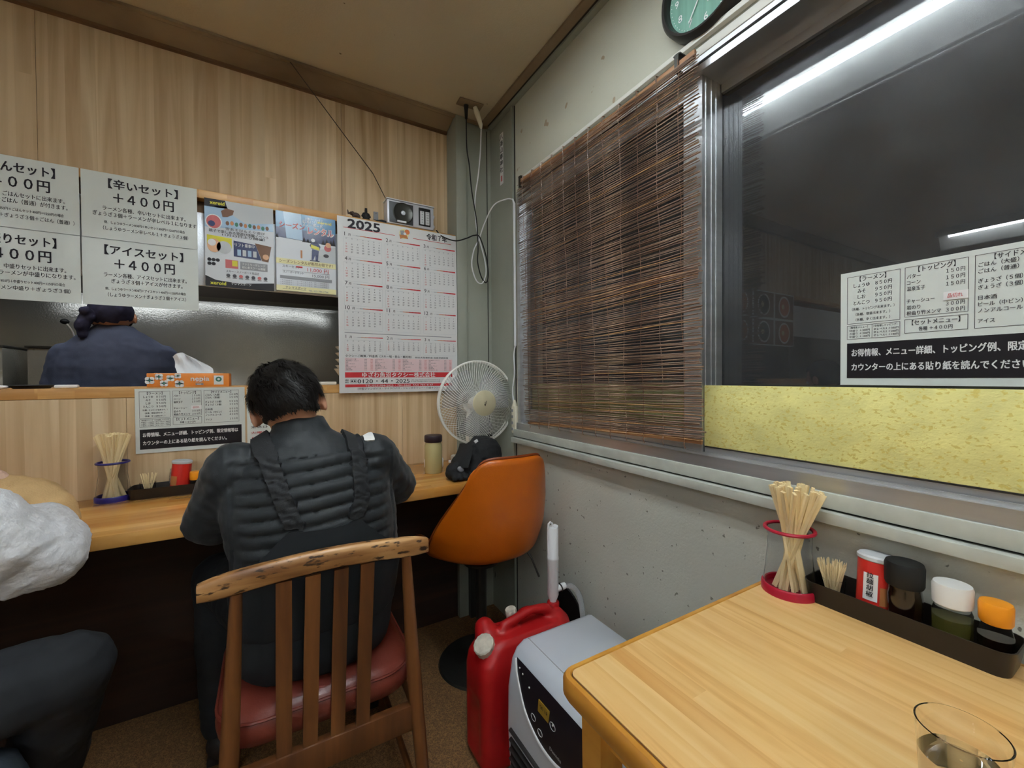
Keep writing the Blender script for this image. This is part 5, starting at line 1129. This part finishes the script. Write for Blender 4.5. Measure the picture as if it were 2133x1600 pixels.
def eyes(root_, c, R, s=1.0):
    for sx in (-1, 1):
        b = BM(); ell(b, Vector(c)+R @ (V(sx*.031, .078, .002)*s), (.010*s,)*3, R, 2); part('eye', b, 'white_ink', root_)
def hair_cap(root_, c, R, cond, s=1.0, strands=2600, seed=1, whorl=V(-.12, -.30, .95), m='hair'):
    b = BM(); ell(b, (0, 0, 0), (.080, .098, .094), None, 5)
    bmesh.ops.delete(b, geom=[v for v in b.verts if not cond(v.co)], context='VERTS')
    for v in b.verts: v.co += v.co.normalized()*(.003*noise.noise(v.co*60)+.002*noise.noise(v.co*160))
    off = V(0, -.008, .018); fs = [f.calc_center_median() for f in b.faces]
    for v in b.verts: v.co = Vector(c)+R @ ((v.co+off)*s)
    hr_ = part('hair', b, 'scalp', root_, angle=180); b = BM()
    rr = random.Random(seed); wd = whorl.normalized()
    for _ in range(strands):
        q = rr.choice(fs)+V(rr.uniform(-1, 1), rr.uniform(-1, 1), rr.uniform(-1, 1))*.002; nrm = V(q.x/.0064, q.y/.0096, q.z/.0088).normalized()
        away = q.normalized()-wd; away = (away-nrm*away.dot(nrm))
        if away.length < .05: continue
        away.normalize(); sw = nrm.cross(away); cl = noise.noise_vector(q*38)
        d = (away+sw*.35+nrm*(.30+.45*abs(cl.x))+cl*.9+V(rr.uniform(-.2, .2), rr.uniform(-.2, .2), rr.uniform(-.2, .2))).normalized()
        low = max(0, min(1, (q.z+.06)/.06)); L = rr.uniform(.014, .028)*(.35+.65*low); w_ = .0009; sd = d.cross(nrm).normalized()*w_
        p0 = q*1.0; p1 = p0+d*L*.5; p2 = p0+d*L+(away*.4-nrm*.55)*L*.5
        pts = [Vector(c)+R @ ((p_+off)*s) for p_ in (p0-sd, p0+sd, p1+sd*.8, p1-sd*.8, p2)]
        a = [b.verts.new(p_) for p_ in pts]; b.faces.new(a[:4]); b.faces.new((a[3], a[2], a[4]))
    o = part('strands', b, m, hr_, angle=180); o['kind'] = 'stuff'
    return hr_

# ---- the man at the counter
mn = root('person', (.10, 1.2, -.706), 'person in a black quilted jacket and bib trousers eating at the counter, seen from behind', 'person')
HR = Matrix.Rotation(radians(-13), 3, 'Y') @ Matrix.Rotation(radians(-24), 3, 'X'); HC = (.046, 1.262, -.074)
Ls, Le, Lw = (-.070, 1.215, -.225), (-.128, 1.275, -.352), (.010, 1.46, -.318)
Rs, Re, Rw = (.248, 1.205, -.222), (.336, 1.280, -.325), (.190, 1.47, -.300)
b = BM()
torso(b, [(-.66, .10, 1.20, .14, .09), (-.5, .10, 1.19, .13, .08), (-.3, .095, 1.20, .16, .08), (-.2, .085, 1.21, .15, .07), (-.14, .075, 1.225, .06, .05)])
chain(b, [(.075, 1.225, -.17), (.060, 1.245, -.10)], [.056, .052]); head_prims(b, HC, HR)
for S, E_, W_, d in ((Ls, Le, Lw, (.25, .8, .1)), (Rs, Re, Rw, (-.25, .8, .1))): chain(b, [S, E_, W_], [.048, .040, .026])
hand_prims(b, Lw, (.30, .9, .0), (0, 0, 1), 1, 1); hand_prims(b, Rw, (-.35, .9, .0), (0, 0, 1), 1, -1)
for sx, hip, kn, an in ((-1, (.02, 1.20, -.62), (-.135, 1.56, -.62), (-.13, 1.52, -1.03)), (1, (.18, 1.20, -.62), (.285, 1.56, -.62), (.27, 1.50, -1.03))): chain(b, [hip, kn, an], [.075, .052, .036]); chain(b, [an, (an[0], an[1]+.13, -1.07)], [.034, .028])
part('body', remesh(b, .005, 3), 'skin', mn); eyes(mn, HC, HR)
b = BM()
torso(b, [(-.60, .105, 1.195, .182, .125), (-.54, .108, 1.19, .188, .128), (-.44, .110, 1.185, .198, .125), (-.34, .100, 1.192, .205, .122), (-.26, .092, 1.205, .200, .112), (-.20, .086, 1.215, .165, .092), (-.160, .078, 1.225, .115, .075), (-.135, .074, 1.232, .070, .062), (-.108, .070, 1.238, .063, .056), (-.098, .069, 1.24, .058, .052)])
chain(b, [Ls, Le, (-.06, 1.37, -.335), Lw], [.074, .062, .052, .040]); chain(b, [Rs, Re, (.27, 1.38, -.312), Rw], [.072, .060, .052, .040])
b = remesh(b, .005, 6)
def quilt(c, n):
    back = max(0, min(1, (.35-n.y)*2)); inx = max(0, min(1, (.186-abs(c.x-.105))*22)) if c.z > -.60 else 0
    armq = 0
    zz = c.z+.010*(c.x-.1)*4-.02*sin((c.x-.1)*7)
    if c.z < -.190 and inx > 0:
        ph = (zz+.190)/.0305; d = .0105*abs(sin(pi*ph))**.5*inx*back-.004
    else: d = .0015*noise.noise(c*30)
    d += .004*noise.noise(c*14)+.0012*noise.noise(c*60)
    if c.x < -.09 or c.x > .30: d += .004*abs(noise.noise(V(c.x*10+c.z*26, c.y*8, c.z*8-c.x*16)))
    return d
base_j = b.copy(); displace(b, quilt); part('jacket', b, 'jacket', mn, angle=80)
def strapx(z, pts):
    for (x0_, z0_), (x1_, z1_) in zip(pts, pts[1:]):
        if z1_ <= z <= z0_: return x0_+(x1_-x0_)*(z0_-z)/(z0_-z1_)
    return None
LS = [(-.034, -.110), (-.004, -.186), (.033, -.30), (.050, -.345)]; RS = [(.190, -.110), (.196, -.195), (.194, -.30), (.178, -.345)]
def ruch(c): return .010+(.006*abs(sin(c.z*190+2.5*noise.noise(c*40)+c.x*60)) if -.335 < c.z < -.19 else .0005)
for P_ in (LS, RS):
    s_ = shell(base_j, lambda c, n: (strapx(c.z, P_) is not None and abs(c.x-strapx(c.z, P_)) < (.0235 if c.z > -.19 else .019) and n.y < .25 and c.y < 1.235), ruch); part('strap', s_, 'strap', mn, angle=80)
s_ = shell(base_j, lambda c, n: c.z < -.335-.02*cos((c.x-.11)*14) and abs(c.x-.112) < .075+max(0, -.345-c.z)*.95 and n.y < .1, lambda c: .011+.002*noise.noise(c*25)); part('bib', s_, 'bib', mn, angle=80)
s_ = shell(base_j, lambda c, n: abs(c.x-.2345) < .013-.35*max(0, c.z+.158) and -.170 < c.z < -.148 and n.y < -.05, .004); part('white_emblem', s_, 'white_ink', mn)
for hip, kn, an in (((.02, 1.20, -.615), (-.135, 1.55, -.615), (-.13, 1.52, -1.02)), ((.18, 1.20, -.615), (.285, 1.55, -.615), (.27, 1.50, -1.02))):
    pass
b = BM(); torso(b, [(-.70, .10, 1.215, .178, .15), (-.66, .10, 1.21, .19, .155), (-.56, .105, 1.195, .192, .137), (-.50, .108, 1.19, .190, .128)])
for hip, kn, an in (((.02, 1.22, -.605), (-.135, 1.55, -.605), (-.13, 1.52, -1.02)), ((.18, 1.22, -.605), (.285, 1.55, -.605), (.27, 1.50, -1.02))): chain(b, [hip, kn, an], [.098, .075, .062])
b = remesh(b, .007, 4); displace(b, lambda c, n: .005*noise.noise(c*13)); part('trousers', b, 'bib', mn, angle=80)
for an in ((-.13, 1.52, 0), (.27, 1.50, 0)):
    b = BM(); chain(b, [(an[0], an[1]-.03, -1.072), (an[0], an[1]+.16, -1.078)], [.045, .038]); box(b, an[0]-.04, an[0]+.04, an[1]-.06, an[1]+.19, FL+.001, FL+.022, bev=.005); part('shoe', remesh(b, .006, 2), 'shoe', mn)
hair_cap(mn, HC, HR, lambda c: c.z > -.052-.35*max(0, c.y)+.9*max(0, c.y)-(.012 if c.y < -.03 else 0) and not (c.y > .035 and c.z < .045) and not (abs(c.x) > .062 and c.z < -.022 and c.y > -.045), 1.07, 9000, 3)

# ---- the cook in the kitchen
ck_ = root('person', (-.6, 2.6, -.3), 'person in a navy work shirt and dark bandana cooking in the kitchen, back turned', 'person')
KR = Matrix.Rotation(radians(-6), 3, 'Y') @ Matrix.Rotation(radians(10), 3, 'Z') @ Matrix.Rotation(radians(-18), 3, 'X'); KC = (-.615, 2.565, .285); s = .96
b = BM(); torso(b, [(-.45, -.60, 2.58, .14, .10), (-.2, -.60, 2.58, .15, .10), (.06, -.60, 2.56, .15, .09), (.15, -.60, 2.56, .10, .07)]); chain(b, [(-.605, 2.56, .18), (-.612, 2.57, .25)], [.055, .052]); head_prims(b, KC, KR, s)
chain(b, [(-.745, 2.57, .07), (-.775, 2.55, -.12), (-.70, 2.60, -.22)], [.05, .042, .028]); chain(b, [(-.455, 2.57, .07), (-.41, 2.55, -.10), (-.44, 2.60, -.20)], [.05, .042, .028])
hand_prims(b, (-.70, 2.59, -.22), (.4, .1, -.2), (0, 0, 1), .95, 1); hand_prims(b, (-.44, 2.59, -.20), (-.4, .1, -.2), (0, 0, 1), .95, -1)
chain(b, [(-.68, 2.56, -.45), (-.68, 2.56, -.78), (-.68, 2.56, -1.06)], [.08, .055, .045]); chain(b, [(-.52, 2.56, -.45), (-.52, 2.56, -.78), (-.52, 2.56, -1.06)], [.08, .055, .045])
chain(b, [(-.68, 2.55, -1.08), (-.69, 2.63, -1.085)], [.036, .032]); chain(b, [(-.52, 2.55, -1.08), (-.51, 2.63, -1.085)], [.036, .032])
part('body', remesh(b, .007, 3), 'skin', ck_); eyes(ck_, KC, KR, s)
b = BM(); torso(b, [(-.42, -.60, 2.57, .20, .14), (-.25, -.60, 2.565, .205, .14), (-.05, -.60, 2.55, .215, .14), (.06, -.60, 2.55, .218, .132), (.14, -.60, 2.555, .195, .11), (.20, -.602, 2.56, .125, .085), (.235, -.605, 2.56, .075, .066), (.25, -.606, 2.562, .066, .060)])
chain(b, [(-.755, 2.56, .095), (-.775, 2.54, -.05), (-.780, 2.545, -.14)], [.074, .070, .064]); chain(b, [(-.445, 2.56, .095), (-.415, 2.54, -.05), (-.40, 2.55, -.12)], [.074, .070, .064])
b = remesh(b, .007, 5); displace(b, lambda c, n: .007*noise.noise(V(c.x*16, c.y*9, c.z*5+c.x*6))+.002*noise.noise(c*40)); part('shirt', b, 'cook_navy', ck_, angle=80)
b = BM(); torso(b, [(-.50, -.60, 2.57, .185, .135), (-.40, -.60, 2.57, .185, .13)]); chain(b, [(-.68, 2.565, -.5), (-.68, 2.56, -1.04)], [.10, .07]); chain(b, [(-.52, 2.565, -.5), (-.52, 2.56, -1.04)], [.10, .07]); part('trousers', remesh(b, .009, 3), 'dark_denim', ck_)
for x in (-.685, -.515): b = BM(); chain(b, [(x, 2.53, -1.075), (x, 2.66, -1.08)], [.042, .036]); part('shoe', remesh(b, .008, 2), 'shoe', ck_)
b = BM(); ell(b, (0, 0, 0), (.084, .100, .092), None, 4); bmesh.ops.delete(b, geom=[v for v in b.verts if v.co.z < -.045-.60*max(0, -v.co.y)], context='VERTS')
for v in b.verts: v.co += v.co.normalized()*(.005*noise.noise(v.co*26)+.002*noise.noise(v.co*80))
for v in b.verts: v.co = Vector(KC)+KR @ ((v.co+V(0, -.008, .018))*s)
part('bandana', b, 'bandana', ck_, angle=180)
b = BM(); chain(b, [(-.668, 2.49, .285), (-.690, 2.475, .245), (-.688, 2.478, .195)], [.026, .026, .018]); chain(b, [(-.668, 2.49, .285), (-.675, 2.47, .30)], [.02, .02]); b = remesh(b, .005, 2); displace(b, lambda c, n: .006*noise.noise(c*40)); part('bandana_tail', b, 'bandana', ck_)

# ---- the customer in white fleece, half out of the picture
fp = root('person', (-.74, 1.08, -.70), 'person in a white fleece jacket and dark jeans sitting at the left picture edge', 'person')
FC, FR = (-.77, 1.20, -.02), Matrix.Rotation(radians(12), 3, 'Z') @ Matrix.Rotation(radians(-18), 3, 'X')
b = BM(); torso(b, [(-.62, -.74, 1.08, .14, .10), (-.4, -.74, 1.09, .13, .08), (-.22, -.75, 1.12, .15, .08), (-.16, -.76, 1.14, .07, .05)]); chain(b, [(-.76, 1.15, -.17), (-.77, 1.18, -.09)], [.05, .048]); head_prims(b, FC, FR, .95)
chain(b, [(-.60, 1.14, -.225), (-.425, 1.235, -.385), (-.62, 1.44, -.325)], [.045, .04, .026]); chain(b, [(-.90, 1.14, -.225), (-1.0, 1.27, -.34), (-.84, 1.44, -.325)], [.045, .04, .026])
hand_prims(b, (-.62, 1.44, -.325), (-.4, .5, .1), (0, 0, 1), .92, 1); hand_prims(b, (-.84, 1.44, -.325), (.3, .6, .1), (0, 0, 1), .92, -1)
for hip, kn, an in (((-.67, 1.10, -.61), (-.37, 1.19, -.595), (-.47, 1.36, -.92)), ((-.80, 1.08, -.62), (-.50, 1.16, -.74), (-.56, 1.13, -1.03))): chain(b, [hip, kn, an], [.07, .05, .035])
part('body', remesh(b, .006, 3), 'skin', fp); eyes(fp, FC, FR, .95)
b = BM(); torso(b, [(-.68, -.70, 1.07, .205, .15), (-.60, -.71, 1.07, .205, .155), (-.45, -.73, 1.09, .195, .14), (-.30, -.745, 1.11, .19, .125), (-.22, -.75, 1.12, .17, .105), (-.17, -.755, 1.135, .11, .085), (-.13, -.76, 1.15, .075, .07)])
chain(b, [(-.595, 1.14, -.245), (-.50, 1.20, -.300), (-.440, 1.245, -.358), (-.455, 1.33, -.345), (-.62, 1.44, -.325)], [.105, .098, .088, .072, .045]); chain(b, [(-.415, 1.255, -.352), (-.42, 1.25, -.37)], [.075, .07]); chain(b, [(-.90, 1.14, -.235), (-1.0, 1.27, -.33), (-.84, 1.44, -.325)], [.085, .080, .045])
b = remesh(b, .006, 5)
displace(b, lambda c, n: .014*noise.noise(V(c.x*9+c.z*11, c.y*10, c.z*9-c.x*9))+.004*noise.noise(c*26)+.0022*noise.noise(c*70)+.0028*abs(noise.noise(c*120))); part('fleece_jacket', b, 'fleece', fp, angle=100)
for nm, hip, kn, an, m_, r_ in (('trouser_leg', (-.67, 1.10, -.60), (-.365, 1.185, -.592), (-.46, 1.33, -.95), 'dark_denim', (.095, .078, .06)), ('trouser_leg', (-.76, 1.04, -.63), (-.475, 1.10, -.735), (-.54, 1.06, -1.03), 'denim', (.10, .082, .066))):
    b = BM(); chain(b, [hip, kn, an], r_); b = remesh(b, .007, 4); displace(b, lambda c, n: .006*noise.noise(V(c.x*20, c.y*20, c.z*9))+.0015*noise.noise(c*70)); part(nm, b, m_, fp, angle=80)
for x, y in ((-.46, 1.35), (-.54, 1.08)): b = BM(); chain(b, [(x, y-.03, -1.076), (x-.02, y+.13, -1.08)], [.040, .034]); part('shoe', remesh(b, .007, 2), 'shoe', fp)
hair_cap(fp, FC, FR, lambda c: c.z > -.07 and not (c.y > .03 and c.z < .05), 1.0, 600, 5)
sq = root('bar_stool', (-.76, 1.06, FL), 'dark round bar stool under the person in white fleece', 'stool')
b = BM(); lathe(b, [(.001, -.745), (.165, -.745), (.175, -.735), (.175, -.715), (.16, -.703), (.001, -.70)], (-.76, 1.06, 0), 32); part('seat', b, 'matt_black', sq)
b = BM(); lathe(b, [(.03, -.745), (.025, FL+.03), (.16, FL+.008), (.165, FL+.001), (.001, FL+.001)], (-.76, 1.06, 0), 28); part('pedestal', b, 'dark_metal', sq)
# tan coat heaped on the counter beyond the fleece
tc_ = root('tan_jacket', (-.55, 1.55, CZ), 'tan jacket bundled on the counter beyond the person in white fleece', 'jacket')
b = BM(); chain(b, [(-.70, 1.56, -.30), (-.60, 1.54, -.298), (-.525, 1.52, -.308), (-.475, 1.50, -.326), (-.440, 1.49, -.357)], [.075, .072, .064, .045, .017]); chain(b, [(-.62, 1.50, -.335), (-.50, 1.46, -.352)], [.04, .022])
b = remesh(b, .005, 3)
for v in b.verts: v.co.z = max(v.co.z, CZ+.001)
displace(b, lambda c, n: (.008*noise.noise(V(c.x*10, c.y*22, c.z*36+c.x*14))+.002*noise.noise(c*50)) if c.z > CZ+.01 else 0); part('tan_cloth', b, 'tan_cloth', tc_, angle=80)
b = BM(); chain(b, [(-.72, 1.55, -.235), (-.64, 1.54, -.228), (-.585, 1.53, -.240), (-.565, 1.525, -.262)], [.035, .032, .022, .014]); b = remesh(b, .005, 2); displace(b, lambda c, n: .005*noise.noise(c*30)); part('pink_lining', b, 'pink_cloth', tc_)

# ---------------------------------------------------------------- raise everything so the floor is at z = 0
for o in list(sc.objects):
    if o.parent is None and o.type != 'CAMERA': o.location.z += LIFT
